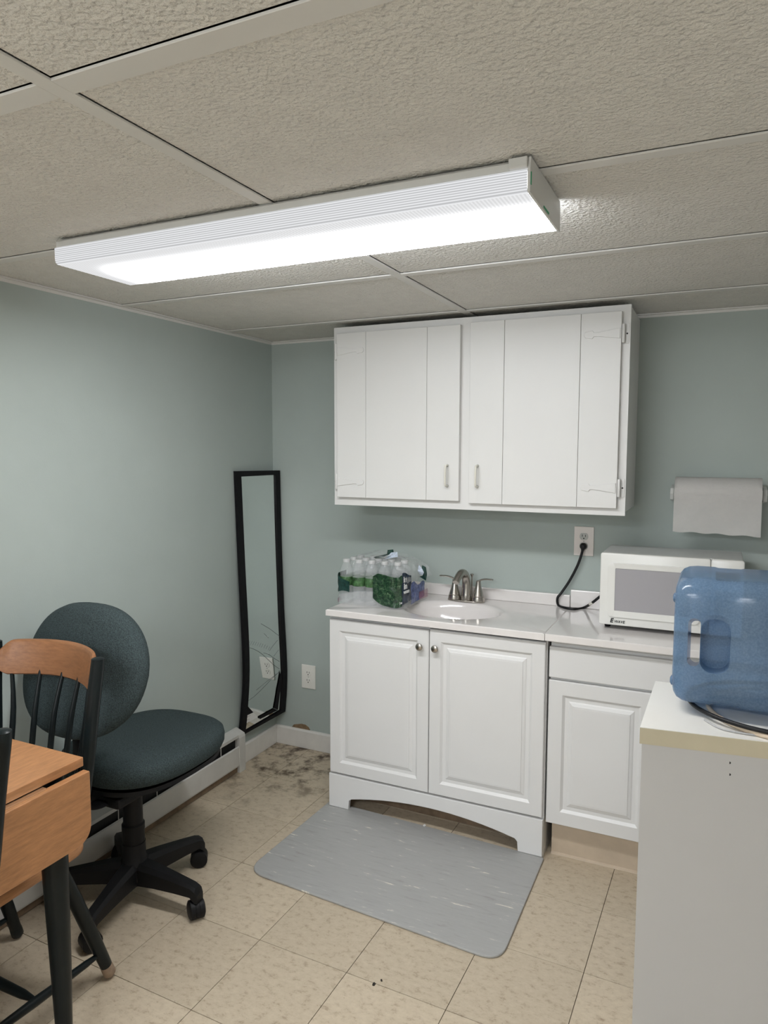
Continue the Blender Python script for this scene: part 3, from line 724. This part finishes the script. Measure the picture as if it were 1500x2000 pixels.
def topx(p):
    d = p-CAMLOC; z = d.dot(fw); return 750+FPX*d.dot(rt)/z, 1000-FPX*d.dot(up)/z
def inv(x, y):   # glass coordinates (u, v) of a pixel
    u, v = .6, .5
    for _ in range(30):
        a = topx(mpt(u, v)); h = 1e-4; b1 = topx(mpt(u+h, v)); b2 = topx(mpt(u, v+h))
        J = ((b1[0]-a[0])/h, (b2[0]-a[0])/h, (b1[1]-a[1])/h, (b2[1]-a[1])/h); e0, e1 = x-a[0], y-a[1]
        D = J[0]*J[3]-J[1]*J[2]; u += .8*(e0*J[3]-e1*J[1])/D; v += .8*(J[0]*e1-J[2]*e0)/D
        u = min(max(u, .02), .98); v = min(max(v, .02), .98)
    return u, v
def crack(pixs, w, m_='crack'):
    sp_ = [(p.x, p.y) for p in spline([(a, b_, 0) for a, b_ in pixs], 4)] if len(pixs) > 2 else pixs
    obj('crack', tube([mpt(*inv(*q), .0018) for q in sp_], w, 5), m_, gl)
for pts, w in (([(509, 1218), (526, 1228), (538, 1237), (545, 1242)], .0008), ([(478, 1264.5), (487, 1265), (500, 1270), (512, 1278), (526, 1291), (536, 1300), (545, 1306)], .0009), ([(514, 1275), (524, 1278), (534, 1285), (545, 1292)], .0008),
               ([(544, 1313), (530, 1326), (512, 1345), (495, 1361), (481, 1370)], .0008), ([(544, 1313), (522, 1330), (500, 1348)], .0005), ([(542, 1250), (532, 1262), (526, 1271)], .0005), ([(544, 1269), (534, 1282)], .0005), ([(515, 1237), (524, 1246)], .0006)):
    crack(pts, w)
for k in range(11):
    x = 480+k*4.3; y = 1259+k*k*.11; crack([(x, y), (x+3.5, y-7)], .0004)
for x, y in ((482, 1263.5), (523, 1276), (522, 1243)): crack([(x, y), (x+1.5, y+.6)], .0014, 'shard')
def patch(name, pixs, d, m_, par, label=None):
    b = bmesh.new(); UV = [inv(*q) for q in pixs]
    A_ = [b.verts.new(mpt(u, v, d)) for u, v in UV]; B2 = [b.verts.new(mpt(u, v, d+.0006)) for u, v in UV]; n = len(UV)
    b.faces.new(A_); b.faces.new(B2[::-1])
    for k in range(n): b.faces.new((A_[k], A_[(k+1) % n], B2[(k+1) % n], B2[k]))
    bmesh.ops.recalc_face_normals(b, faces=b.faces); return obj(name, b, m_, par, label=label)
patch('torn_backing', [(475, 1371), (494, 1391), (471, 1403)], .0026, 'frame', t, 'exposed dark backing where glass is missing')
pl_ = patch('backing_label', [(471.5, 1402), (494, 1391), (503, 1400), (470, 1418)], .0026, 'scrap', t, 'white paper label on the backing')
patch('loose_moulding', [(546.5, 1309), (549, 1320), (541, 1386), (533.5, 1383), (540, 1345)], .006, 'frame', t, 'loose inner black moulding')
patch('loose_moulding', [(533.5, 1383.4), (541, 1386.5), (506, 1404), (502.5, 1400.5)], .006, 'frame', t)
for q in (((478, 1402), (488, 1397)), ((480, 1407), (486, 1404))): obj('printed_line', tube([mpt(*inv(*q[0]), .0034), mpt(*inv(*q[1]), .0034)], .0004, 4), 'print', pl_)

# ------------------------------------------------------------------ task chair
t = thing('office_chair', 'armless swivel chair in dark green fabric against the left wall', 'chair', (.298, -1.28, 0))
hub = Vector((.298, -1.28, 0))
def pad(cx, cy, hw, hd, n=3.2, steps=56, top=0., thick=.07, crown=.012, sag=None):
    """horizontal cushion outline as superellipse rings"""
    b = bmesh.new(); R_ = []
    prof = [(.90, 0), (.965, .006), (.995, .022), (1.0, thick*.55), (.985, thick*.8), (.945, thick*.94), (.86, thick), (.6, thick+crown*.7), (.25, thick+crown), (.02, thick+crown)]
    for f, h in prof:
        ring = []
        for k in range(steps):
            a = 2*math.pi*k/steps; c_, s_ = math.cos(a), math.sin(a)
            x = f*hw*math.copysign(abs(c_)**(2/n), c_); y = f*hd*math.copysign(abs(s_)**(2/n), s_)
            z = h+(sag(x/hw, y/hd) if sag else 0)
            ring.append(b.verts.new((cx+x, cy+y, top-thick+z)))
        R_.append(ring)
    for i in range(len(R_)-1):
        for k in range(steps): b.faces.new((R_[i][k], R_[i][(k+1) % steps], R_[i+1][(k+1) % steps], R_[i+1][k]))
    b.faces.new(R_[0][::-1]); b.faces.new(R_[-1]); bmesh.ops.recalc_face_normals(b, faces=b.faces); return b
obj('seat', pad(.243, -1.155, .228, .268, 2.7, top=.497, thick=.075, sag=lambda x, y: .008*max(0, y)**2+.012*max(0, -y)**2+.010*x*x), 'fabric', t, smooth=60)
obj('seat_pan', pad(.243, -1.160, .216, .254, 2.7, top=.421, thick=.014, crown=0), 'plastic_black', t, smooth=40)
obj('mechanism', box(.20, .36, -1.40, -1.16, .372, .407, .01), 'plastic_black', t)
# backrest: upright cushion seen from behind
b = bmesh.new(); R_ = []; st = 60
bc = Vector((.268, -1.442, .828))
for f, d in [(.55, -.030), (.80, -.029), (.93, -.024), (.985, -.014), (1.0, .004), (.985, .022), (.93, .033), (.8, .040), (.5, .043), (.03, .044)]:
    ring = []
    for k in range(st):
        a = 2*math.pi*k/st; c_, s_ = math.cos(a), math.sin(a)
        hw = .243-(.012*max(0, -s_)) - .030*max(0, s_)
        x = f*hw*math.copysign(abs(c_)**(2/2.5), c_); z = f*.192*math.copysign(abs(s_)**(2/2.5), s_)
        y = -d+.30*z + .35*x*x
        ring.append(b.verts.new(bc+Vector((x, y, z))))
    R_.append(ring)
for i in range(len(R_)-1):
    for k in range(st): b.faces.new((R_[i][k], R_[i][(k+1) % st], R_[i+1][(k+1) % st], R_[i+1][k]))
b.faces.new(R_[0]); b.faces.new(R_[-1]); bmesh.ops.recalc_face_normals(b, faces=b.faces)
obj('backrest', b, 'fabric', t, smooth=60)
P = spline([(.29, -1.30, .388), (.29, -1.42, .388), (.28, -1.462, .42), (.275, -1.470, .55), (.272, -1.466, .68)], 5)
obj('back_bar', tube(P, .022, 10, flat=(1.3, .4)), 'plastic_black', t, smooth=50)
cl = obj('gas_column', lathe([(.034, .085), (.036, .24), (.037, .245), (.037, .262), (.032, .268), (.031, .372)], hub, 20), 'plastic_black', t, smooth=30)
obj('base_hub', lathe([(.030, .060), (.046, .066), (.052, .085), (.050, .115), (.043, .140), (.038, .150), (.0375, .20)], hub, 24), 'plastic_black', t, smooth=35)
for ang in (74, 2, -76, -147, 146):
    a = math.radians(ang); u = Vector((math.cos(a), math.sin(a), 0)); w = Vector((-u.y, u.x, 0))
    b = bmesh.new(); R_ = []
    for r_, zc, hh, ww in ((.030, .105, .036, .032), (.10, .104, .030, .027), (.18, .099, .024, .022), (.240, .094, .019, .020), (.258, .082, .024, .019), (.266, .074, .016, .015)):
        c_ = hub+u*r_
        R_.append([b.verts.new(c_+w*x+Vector((0, 0, zc+z))) for x, z in ((-ww, -hh), (ww, -hh), (ww, hh*.55), (ww*.6, hh), (-ww*.6, hh), (-ww, hh*.55))])
    for i in range(len(R_)-1):
        for k in range(6): b.faces.new((R_[i][k], R_[i][(k+1) % 6], R_[i+1][(k+1) % 6], R_[i+1][k]))
    b.faces.new(R_[0]); b.faces.new(R_[-1]); bmesh.ops.recalc_face_normals(b, faces=b.faces)
    arm = obj('base_arm', b, 'plastic_black', t, smooth=35)
    cw = hub+u*.250+Vector((0, 0, .0305)); ax = (u*.6+w*.8).normalized()
    b = None
    for s in (-1, 1):
        bb = tube([cw+ax*s*.004, cw+ax*s*.007, cw+ax*s*.021, cw+ax*s*.025], [.026, .030, .030, .023], 18)
        b = bb if b is None else join(b, bb)
    hood = tube([cw+ax*-.006, cw+ax*.006], [.0302, .0302], 18)
    b = join(b, hood); b = join(b, tube([hub+u*.248+Vector((0, 0, .045)), hub+u*.248+Vector((0, 0, .068))], .008, 10))
    obj('caster', b, 'plastic_black', arm, smooth=40)

# ------------------------------------------------------------------ drop-leaf table
t = thing('drop_leaf_table', 'honey wood drop-leaf table with thick dark tapered legs', 'table', (.34, -2.27, 0))
TYa, TYb = -1.768, -2.78
obj('table_top', box(.040, .637, TYb, TYa, .727, .750, .002), 'oak', t)
leafp = cornered([Vector((TYb, .722)), Vector((TYa-.004, .722)), Vector((TYa-.004, .548)), Vector((TYb, .548))], [.004, .004, .05, .05])
lf = obj('drop_leaf', prism(leafp, 'x', .642, .662, .002), 'oak', t)
obj('drop_leaf', prism(leafp, 'x', .014, .034, .002), 'oak', t)
obj('leaf_hinge', box(.6375, .650, -2.03, -1.885, .7224, .7260), 'brass', lf)
ap = bmesh.new()
for a in ((.09, .592, TYa-.075, TYa-.055), (.09, .592, TYb+.055, TYb+.075)): box(a[0], a[1], a[2], a[3], .655, .7268, 0, bm=ap)
obj('apron', ap, 'green_black', t)
ap = bmesh.new()
for a in ((.06, .08, TYb+.06, TYa-.06), (.585, .605, TYb+.06, TYa-.06)): box(a[0], a[1], a[2], a[3], .655, .7268, 0, bm=ap)
obj('apron', ap, 'green_black', t)
for lx, ly, s in ((.604, TYa-.068, 1), (.066, TYa-.068, -1), (.604, TYb+.068, 1), (.066, TYb+.068, -1)):
    obj('leg', tube([(lx, ly, .726), (lx, ly, .62), (lx+s*.004, ly, .5), (lx+s*.010, ly, .25), (lx+s*.014, ly, .001)], [.030, .031, .030, .024, .017], 20), 'green_black', t, smooth=50)

# ------------------------------------------------------------------ spindle-back chairs
CX, CY = .306, -1.865
c1 = thing('dining_chair', 'spindle-back chair with honey wood crest at the far end of the table', 'chair', (CX, CY, 0), 'spindle-back chairs at the drop-leaf table')
def L(x, y, z): return (CX+x, CY+y, z)
b = prism(cornered([Vector((CX-.218, CY-.150)), Vector((CX+.218, CY-.150)), Vector((CX+.210, CY+.225)), Vector((CX-.210, CY+.225))], [.06, .06, .07, .07]), 'z', .420, .450, .007)
obj('seat', b, 'oak', c1, smooth=40)
def rear_y(x): return .205+.04*(1-(x/.2)**2)
for s in (-1, 1):
    P = spline([L(s*.172, .205, .440), L(s*.183, .235, .62), L(s*.196, .252, .80), L(s*.204, .265, .91), L(s*.205, .267, .936)], 5)
    n = len(P); obj('post', tube(P, [.0165+.002*math.sin(k/(n-1)*3.1) for k in range(n-3)]+[.0175, .0135, .005], 16), 'green_black', c1, smooth=60)
    # rear and front legs with worn feet
    for fy, ty, tx, fx in ((.288, .150, .150, .192), (-.158, -.110, .150, .185)):
        top, bot = Vector(L(s*tx, ty, .421)), Vector(L(s*fx, fy, .0008))
        lg = obj('leg', tube([top, top.lerp(bot, .35), top.lerp(bot, .7), top.lerp(bot, .9)], [.0150, .0195, .0185, .0165], 14), 'green_black', c1, smooth=60)
        obj('worn_foot', tube([top.lerp(bot, .9003), top.lerp(bot, .93), top.lerp(bot, .97), top.lerp(bot, .985)], [.0163, .0175, .0175, .012], 14), 'worn' if fy > 0 and s > 0 else 'green_black', lg, smooth=60)
    a, c_ = Vector(L(s*.184, .258, .085)), Vector(L(s*.180, -.148, .105))
    obj('side_stretcher', tube([a, a.lerp(c_, .12), a.lerp(c_, .5), a.lerp(c_, .88), c_], [.006, .0095, .0125, .0095, .006], 12), 'green_black', c1, smooth=60)
a, c_ = Vector(L(-.175, .055, .096)), Vector(L(.175, .055, .096))
obj('cross_stretcher', tube([a, a.lerp(c_, .12), a.lerp(c_, .5), a.lerp(c_, .88), c_], [.006, .0115, .015, .0115, .006], 12), 'green_black', c1, smooth=60)
for x in (-.140, -.070, 0, .070, .140):
    P = [L(x*.92, rear_y(x)-.015, .448), L(x*.98, rear_y(x)+.02, .60), L(x*1.04, rear_y(x)+.045, .74), L(x*1.12, .258+.080*(1-(x*1.12/.2)**2)-.010, .855)]
    obj('spindle', tube(spline(P, 3), [.0055, .0065, .0075, .008, .0085, .0085, .008, .007, .0062, .0058], 10), 'green_black', c1, smooth=60)
# curved crest rail with notched ends
b = bmesh.new(); R_ = []; nn = 44
for k in range(nn+1):
    u = -1+2*k/nn; x = .200*u; yb = .258+.080*(1-u*u)
    e = max(0., min(1., (1-abs(u))/.20)); e = e*e*(3-2*e)
    zt, zb_ = .902+.034*e, .856-.020*e
    ang = math.atan2(.3*2*u*.060/.2, 1)
    ring = []
    th = .0095
    for dy, z in ((-th, zb_+.004), (-th, zt-.008), (-th*.5, zt-.001), (th*.5, zt), (th, zt-.008), (th, zb_+.004), (th*.5, zb_), (-th*.5, zb_)):
        ring.append(b.verts.new(L(x, yb+dy+(z-.9)*.16, z)))
    R_.append(ring)
for i in range(nn):
    for k in range(8): b.faces.new((R_[i][k], R_[i][(k+1) % 8], R_[i+1][(k+1) % 8], R_[i+1][k]))
b.faces.new(R_[0]); b.faces.new(R_[-1]); bmesh.ops.recalc_face_normals(b, faces=b.faces)
obj('crest_rail', b, 'oak_x', c1, smooth=45)
dup(c1, (.462, -2.248, 0), math.radians(-90), 'spindle-back chair at the drop leaf, its post at the left edge')

# ------------------------------------------------------------------ peninsula cabinet at the right
t = thing('side_cabinet', 'tall pale cabinet end with yellowed laminate edge in the right foreground', 'cabinet', (2.2, -1.23, 0))
FL, BL = (1.877, -1.412), (1.882, -1.076)
sl = .124
def fy_(x, p): return p[1]+(x-p[0])*sl
foot = [FL, (2.75, fy_(2.75, FL)), (2.75, -1.03), BL]
ins = [(1.8815, -1.4085), (2.745, fy_(2.745, FL)+.0035), (2.745, -1.035), (1.8865, -1.079)]
obj('body', prism(ins, 'z', .0005, .8735), 'lam_side', t)
obj('top_core', prism(foot, 'z', .874, .9085), 'lam_edge', t, label='yellowed laminate edge band')
obj('top_surface', prism(foot, 'z', .9086, .910), 'lam', t)
for pxx, pyy in ((1425, 1490), (1425, 1513)):
    q = onY(-1.388, pxx, pyy); yy = fy_(q.x, FL)+.0035
    obj('shelf_hole', lathe([(.0026, -.0005), (.0026, .0003)], (q.x, yy, q.z), 12, 'y'), 'socket_dark', t)

# cords under the jug
cz = .9104
def loop(cx, cy, a, b_, z, r, m, name, label, wob=.0, ph=0):
    P = [(cx+a*math.cos(k*math.pi/32+ph)*(1+wob*math.sin(3*k*math.pi/32)), cy+b_*math.sin(k*math.pi/32+ph), z) for k in range(65)]
    o = obj(name, tube(P, r, 10, cap=False), m, loc=(cx, cy, z-r), smooth=60); tag(o, label, 'cord', 'coiled cords under the jug')
loop(2.152, -1.200, .190, .170, cz+.0148, .0048, 'rubber', 'cord_loop', 'black cord loop right under the blue water jug')
loop(2.170, -1.205, .165, .172, cz+.0050, .0050, 'beige_cord', 'cord_loop', 'beige cord loop under the black cord below the jug')
P = spline([tuple(onZ(cz+.0022, *q)) for q in ((1376, 1406), (1408, 1423), (1450, 1432), (1490, 1438), (1540, 1450))], 6)
P = [(p.x, max(p.y, fy_(p.x, FL)+.006), p.z) for p in P]
o = obj('cord_tail', tube(P, .0020, 8), 'grey_cord', loc=P[0], smooth=60); tag(o, 'thin grey cord tail on the pale cabinet top', 'cord')

# ------------------------------------------------------------------ water jug lying on its side
t = thing('water_jug', 'translucent blue five-gallon water jug lying on its side', 'jug', (2.15, -1.175, .93))
jx0, jy0, jy1, jz0, jz1 = 1.930, -1.308, -1.042, .9302, 1.216
b = bmesh.new(); R_ = []
yc, zc = (jy0+jy1)/2, (jz0+jz1)/2; hy, hz = (jy1-jy0)/2, (jz1-jz0)/2
secs = [(0, .80), (.003, .88), (.010, .945), (.022, .985), (.04, 1.0), (.078, 1.0), (.085, .988), (.135, .988), (.142, 1.), (.21, 1.), (.217, .988), (.27, .988), (.277, 1.), (.335, 1.), (.36, .985), (.395, .90), (.42, .72), (.435, .45), (.445, .24), (.475, .22), (.49, .22), (.492, .235), (.505, .235), (.507, .2)]
for dx_, f in secs:
    ring = []
    n_ = 6.5 if f > .7 else 2.3
    for k in range(64):
        a = 2*math.pi*k/64; c_, s_ = math.cos(a), math.sin(a)
        ring.append(b.verts.new((jx0+dx_, yc+f*hy*math.copysign(abs(c_)**(2/n_), c_), zc+f*hz*math.copysign(abs(s_)**(2/n_), s_))))
    R_.append(ring)
for i in range(len(R_)-1):
    for k in range(64): b.faces.new((R_[i][k], R_[i][(k+1) % 64], R_[i+1][(k+1) % 64], R_[i+1][k]))
b.faces.new(R_[0]); b.faces.new(R_[-1]); bmesh.ops.recalc_face_normals(b, faces=b.faces)
body = obj('body', b, 'jug', t, smooth=45)
# carve the hand grip: a through slot and the pocket beside it
def cut(o, cb):
    me = bpy.data.meshes.new('cut'); cb.to_mesh(me); cb.free()
    c = bpy.data.objects.new('cut', me); COL.objects.link(c)
    md = o.modifiers.new('b', 'BOOLEAN'); md.operation = 'DIFFERENCE'; md.object = c; md.solver = 'EXACT'
    c.location = OFF[o]*0
    bpy.context.view_layer.update()
    off = OFF[o]
    for v in me.vertices: pass
    dg = bpy.context.evaluated_depsgraph_get()
    new = bpy.data.meshes.new_from_object(o.evaluated_get(dg))
    o.modifiers.clear(); old = o.data; o.data = new; bpy.data.meshes.remove(old)
    bpy.data.objects.remove(c); bpy.data.meshes.remove(me)
slot = prism(roundrect(1.960, 1.985, 1.026, 1.132, .0118, 6), 'y', jy0-.02, jy1+.02)
for v in slot.verts: v.co.z -= (v.co.y-jy0)*.24
cut(body, slot)
pocket = prism(roundrect(1.9855, 2.044, 1.014, 1.134, .026, 6), 'y', jy0-.02, jy0+.045)
pv = pocket
cut(body, pv)
for p_ in body.data.polygons: p_.use_smooth = True
body.data.set_sharp_from_angle(angle=math.radians(40))
for zz in (.975, 1.165):
    obj('base_nub', lathe([(.012, .004), (.011, -.003), (.006, -.006)], (jx0+.001, yc-.085, zz), 14, 'x'), 'jug', body, smooth=60)

# ------------------------------------------------------------------ bin liner peeking out behind the cabinet end
t = thing('waste_bin', 'waste bin with white plastic liner hidden behind the pale cabinet end', 'bin', (1.972, -.790, 0))
obj('pail', lathe([(.085, .001), (.105, .38), (.112, .40), (.108, .40), (.082, .006)], (1.972, -.790, 0), 28), 'bin', t, smooth=40)
b = bmesh.new(); R_ = []
for j in range(9):
    z = .418-.012*j-(0.004*j if j > 4 else 0); ring = []
    for k in range(72):
        a = 2*math.pi*k/72; r_ = .116+.010*math.sin(j*.55)+.006*noise.noise(Vector((math.cos(a)*6, math.sin(a)*6, j*.45)))+.003*math.sin(a*11+j)
        if j == 8: z += .010*noise.noise(Vector((math.cos(a)*5, math.sin(a)*5, 3.)))
        ring.append(b.verts.new((1.972+r_*math.cos(a), -.790+r_*math.sin(a), z)))
    R_.append(ring)
for i in range(len(R_)-1):
    for k in range(72): b.faces.new((R_[i][k], R_[i][(k+1) % 72], R_[i+1][(k+1) % 72], R_[i+1][k]))
obj('liner', b, 'bag', t, smooth=True)

# ------------------------------------------------------------------ bottled water in torn shrink wrap
bz = ZT+.0012
bot0 = thing('water_bottle', 'clear water bottle', 'bottle', (.600, -.345, bz), 'bottles in the torn shrink wrap')
pr_ = [(.0, .0), (.020, .0), (.0265, .004), (.0285, .012), (.0285, .03), (.0275, .035), (.0285, .040), (.0285, .060), (.0275, .064), (.0285, .068), (.0285, .118), (.0275, .124), (.0285, .130), (.027, .142), (.022, .158), (.0155, .172), (.0125, .178), (.0125, .186), (.0, .186)]
bd = obj('bottle_body', lathe(pr_, (.600, -.345, bz), 18), 'clear', bot0, smooth=40)
obj('label_band', lathe([(.0288, .078), (.0291, .079), (.0291, .114), (.0288, .115)], (.600, -.345, bz), 18), 'label_green', bd, smooth=40)
obj('cap', lathe([(.0, .1745), (.0152, .1745), (.0152, .186), (.0138, .188), (.0, .188)], (.600, -.345, bz), 16), 'cap', bot0, smooth=40)
names = {0: 'front row', 1: 'second row', 2: 'third row'}
ordn = ['leftmost', 'second from left', 'middle', 'fourth from left', 'rightmost']
bot0['label'] = 'clear water bottle, leftmost in the front row of the pack'
for r_ in range(3):
    for k in range(5 if r_ < 2 else 4):
        if r_ == 0 and k == 0: continue
        lab = 'clear water bottle, %s in the %s of the pack' % (ordn[k], names[r_])
        dup(bot0, (.600+k*.0582+.004*r_, -.345+r_*.0585+.002*k, bz), random.uniform(0, 6), lab)
t = thing('shrink_wrap', 'torn clear and dark green shrink wrap around the water bottles', 'packaging', (.72, -.27, ZT))
# base path round the bottles, counter-clockwise seen from above, starting at back left
bx0_, bx1_, by0_, by1_ = .5685, .867, -.378, -.185
path = spline([(bx0_, by1_, 0), (bx0_-.001, -.28, 0), (bx0_+.002, -.35, 0), (bx0_+.018, by0_+.002, 0), (.66, by0_-.003, 0), (.76, by0_+.002, 0), (.845, by0_+.006, 0), (.866, -.350, 0), (.8725, -.28, 0), (.874, -.20, 0), (.876, -.12, 0)], 10)
NP = len(path)
def film_pt(s, z, out=0.):
    s = max(0, min(NP-1.001, s)); i = int(s); f = s-i; p = path[i].lerp(path[i+1], f); tdir = (path[i+1]-path[i]).normalized(); nrm = Vector((tdir.y, -tdir.x, 0))
    w = .0028*noise.noise(Vector((s*.35, z*45, 1.)))+.0022*noise.noise(Vector((s*.9, z*90, 5.)))
    return Vector((p.x, p.y, z))+nrm*(w+out) + Vector((0, 0, 0))
def film_panel(name, s0, s1, zlo, zhi, m, out, ns=30, nz=14, label=None):
    b = bmesh.new(); R_ = []
    for j in range(nz+1):
        row = []
        for i in range(ns+1):
            u = i/ns; s = s0+(s1-s0)*u; a, c_ = zlo(u), zhi(u); z = a+(c_-a)*j/nz
            row.append(b.verts.new(film_pt(s, z, out)))
        R_.append(row)
    for j in range(nz):
        for i in range(ns): b.faces.new((R_[j][i], R_[j][i+1], R_[j+1][i+1], R_[j+1][i]))
    return obj(name, b, m, t, smooth=True, label=label)
z_ = ZT+.0015
film_panel('clear_band', 0, NP-1.01, lambda u: z_, lambda u: z_+.052+.012*math.sin(u*17)+.03*max(0, (u-.85)/.15), 'wrap', .0012, 90, 10)
# left green print
film_panel('green_print', 10, 37, lambda u: z_+.052+.006*math.sin(u*9), lambda u: z_+.128-.030*max(0, u-.5)*2, 'wrap_green', .0035, 24, 10, 'dark green printed side')
film_panel('pink_print', 12, 27, lambda u: z_+.003, lambda u: z_+.030-.010*u, 'wrap_pink', .0032, 14, 6, 'pink corner print')
# forest panel with ragged left edge
def sx(x):   # film parameter for a given x on the front run
    return min(range(30, 62), key=lambda k: abs(path[k].x-x))
film_panel('forest_print', sx(.742), 66, lambda u: z_+.008+.030*max(0, 1-u*3.2)**2+.003*math.sin(u*8), lambda u: z_+.136-.012*max(0, 1-u*8)+.006*math.sin(u*6+1), 'forest', .0038, 34, 16, 'printed pine forest panel')
film_panel('navy_print', 66, 78, lambda u: z_+.016+.012*u, lambda u: z_+.146-.010*u+.006*math.sin(u*5), 'wrap_navy', .0042, 18, 12, 'dark printed gusset with white lettering')
film_panel('blue_print', 78, 95, lambda u: z_+.006+.012*u, lambda u: z_+.096-.018*u+.008*math.sin(u*9), 'wrap_blue', .0036, 18, 10, 'blue printed flap')
film_panel('pink_print', 88, 99.9, lambda u: z_+.010, lambda u: z_+.046, 'wrap_pink', .0046, 10, 6)
# white lettering on the gusset
def lett(s, size, z, ds):
    p = film_pt(66.5+ds, z, .0085); q = film_pt(76, z+.002, .0085); return text_bm(s, size, p, (q-p), (0, 0, 1), .0004, bold=.0012)
obj('lettering', join(join(lett('in', .034, z_+.110, 1.0), lett('in', .034, z_+.082, 1.4)), lett('WATER', .0125, z_+.064, .6)), 'wprint', t, label='white partial lettering ending in WATER')
p = film_pt(62.5, z_+.022, .007); obj('lettering', text_bm('24', .012, p, film_pt(66, z_+.022, .007)-p, (0, 0, 1), .0004), 'wprint', t)
# crumpled clear hood: a torn arch of film over the right half with folded label scraps
b = bmesh.new(); R_ = []
nu, nv = 34, 22
for j in range(nv+1):
    v = j/nv; row = []
    for i in range(nu+1):
        u = i/nu
        a = math.pi*(.04+.60*u)            # from right edge up and over to the left
        x = .775+.112*math.cos(a)-.05*max(0, u-.6)+.012*(v-.5)
        z = z_+.085+.108*math.sin(a)**.8*(1-.30*abs(v-.45))
        y = -.345+.235*v
        p = Vector((x, y, z))+.010*noise.noise_vector(Vector((x*38, y*38, z*38)))+.005*noise.noise_vector(Vector((x*95, y*95, z*95)))
        row.append(b.verts.new(p))
    R_.append(row)
for j in range(nv):
    for i in range(nu): b.faces.new((R_[j][i], R_[j][i+1], R_[j+1][i+1], R_[j+1][i]))
hood = obj('film_hood', b, 'wrap', t, smooth=True, label='crumpled clear film hood')
b = bmesh.new(); R_ = []
for j in range(9):
    row = []
    for i in range(23):
        u, v = i/22, j/8; x = .605+.20*u; y = -.315+.16*v; z = z_+.190+.012*math.sin(u*3.1)
        p = Vector((x, y, z))+.009*noise.noise_vector(Vector((x*45, y*45, 2.))); p.z = max(p.z, z_+.1885)
        row.append(b.verts.new(p))
    R_.append(row)
for j in range(8):
    for i in range(22): b.faces.new((R_[j][i], R_[j][i+1], R_[j+1][i+1], R_[j+1][i]))
obj('film_top', b, 'wrap', t, smooth=True)
def scrap(name, pix, y, m, label):
    b = bmesh.new(); vs = []
    for k, q in enumerate(pix):
        p = onY(y+.006*math.sin(k*2.1), *q); vs.append(b.verts.new(p))
    f = b.faces.new(vs); r_ = bmesh.ops.triangulate(b, faces=[f]); bmesh.ops.solidify(b, geom=b.faces[:], thickness=.0006)
    obj(name, b, m, hood, label=label)
scrap('printed_scrap', [(757, 1074), (768, 1073), (769, 1078), (764, 1082), (757, 1084), (745, 1089), (733, 1090), (742, 1085), (756, 1082)], -.285, 'wrap_green', 'folded dark green scrap')
scrap('printed_scrap', [(764, 1079), (776, 1078), (777, 1088), (768, 1089), (752, 1092), (757, 1087), (764, 1085)], -.292, 'wrap_lbl', 'folded pale label scrap')
scrap('printed_scrap', [(818, 1103), (824, 1110), (828, 1118), (826, 1123), (820, 1122), (816, 1115)], -.25, 'wrap_lbl', 'pale teardrop label print')
scrap('printed_scrap', [(827, 1105), (832, 1108), (834, 1122), (832, 1134), (826, 1130), (819, 1126), (827, 1124), (829, 1117)], -.245, 'wrap_green', None)

# ------------------------------------------------------------------ small debris
def bit(pixs, z, m, name, label, cat):
    c = onZ(z, *pixs[0])
    pts = [tuple((onZ(z, *q)).xy) for q in pixs]
    o = obj(name, prism(pts, 'z', z, z+.0018), m, loc=c); tag(o, label, cat)
bit([(728, 1921), (731, 1919), (734, 1922), (731, 1926), (727, 1925)], .0004, 'leafbit', 'leaf_scrap', 'larger dark dry leaf scrap on the tiles before the mat', 'debris')
bit([(743, 1914), (746, 1913), (747, 1917), (744, 1917)], .0004, 'leafbit', 'leaf_scrap', 'smaller dark dry leaf scrap on the tiles before the mat', 'debris')
bit([(826, 1612), (830, 1610), (832, 1613), (828, 1615)], .0089, 'scrap', 'paper_scrap', 'tiny white paper scrap on the grey mat', 'debris')
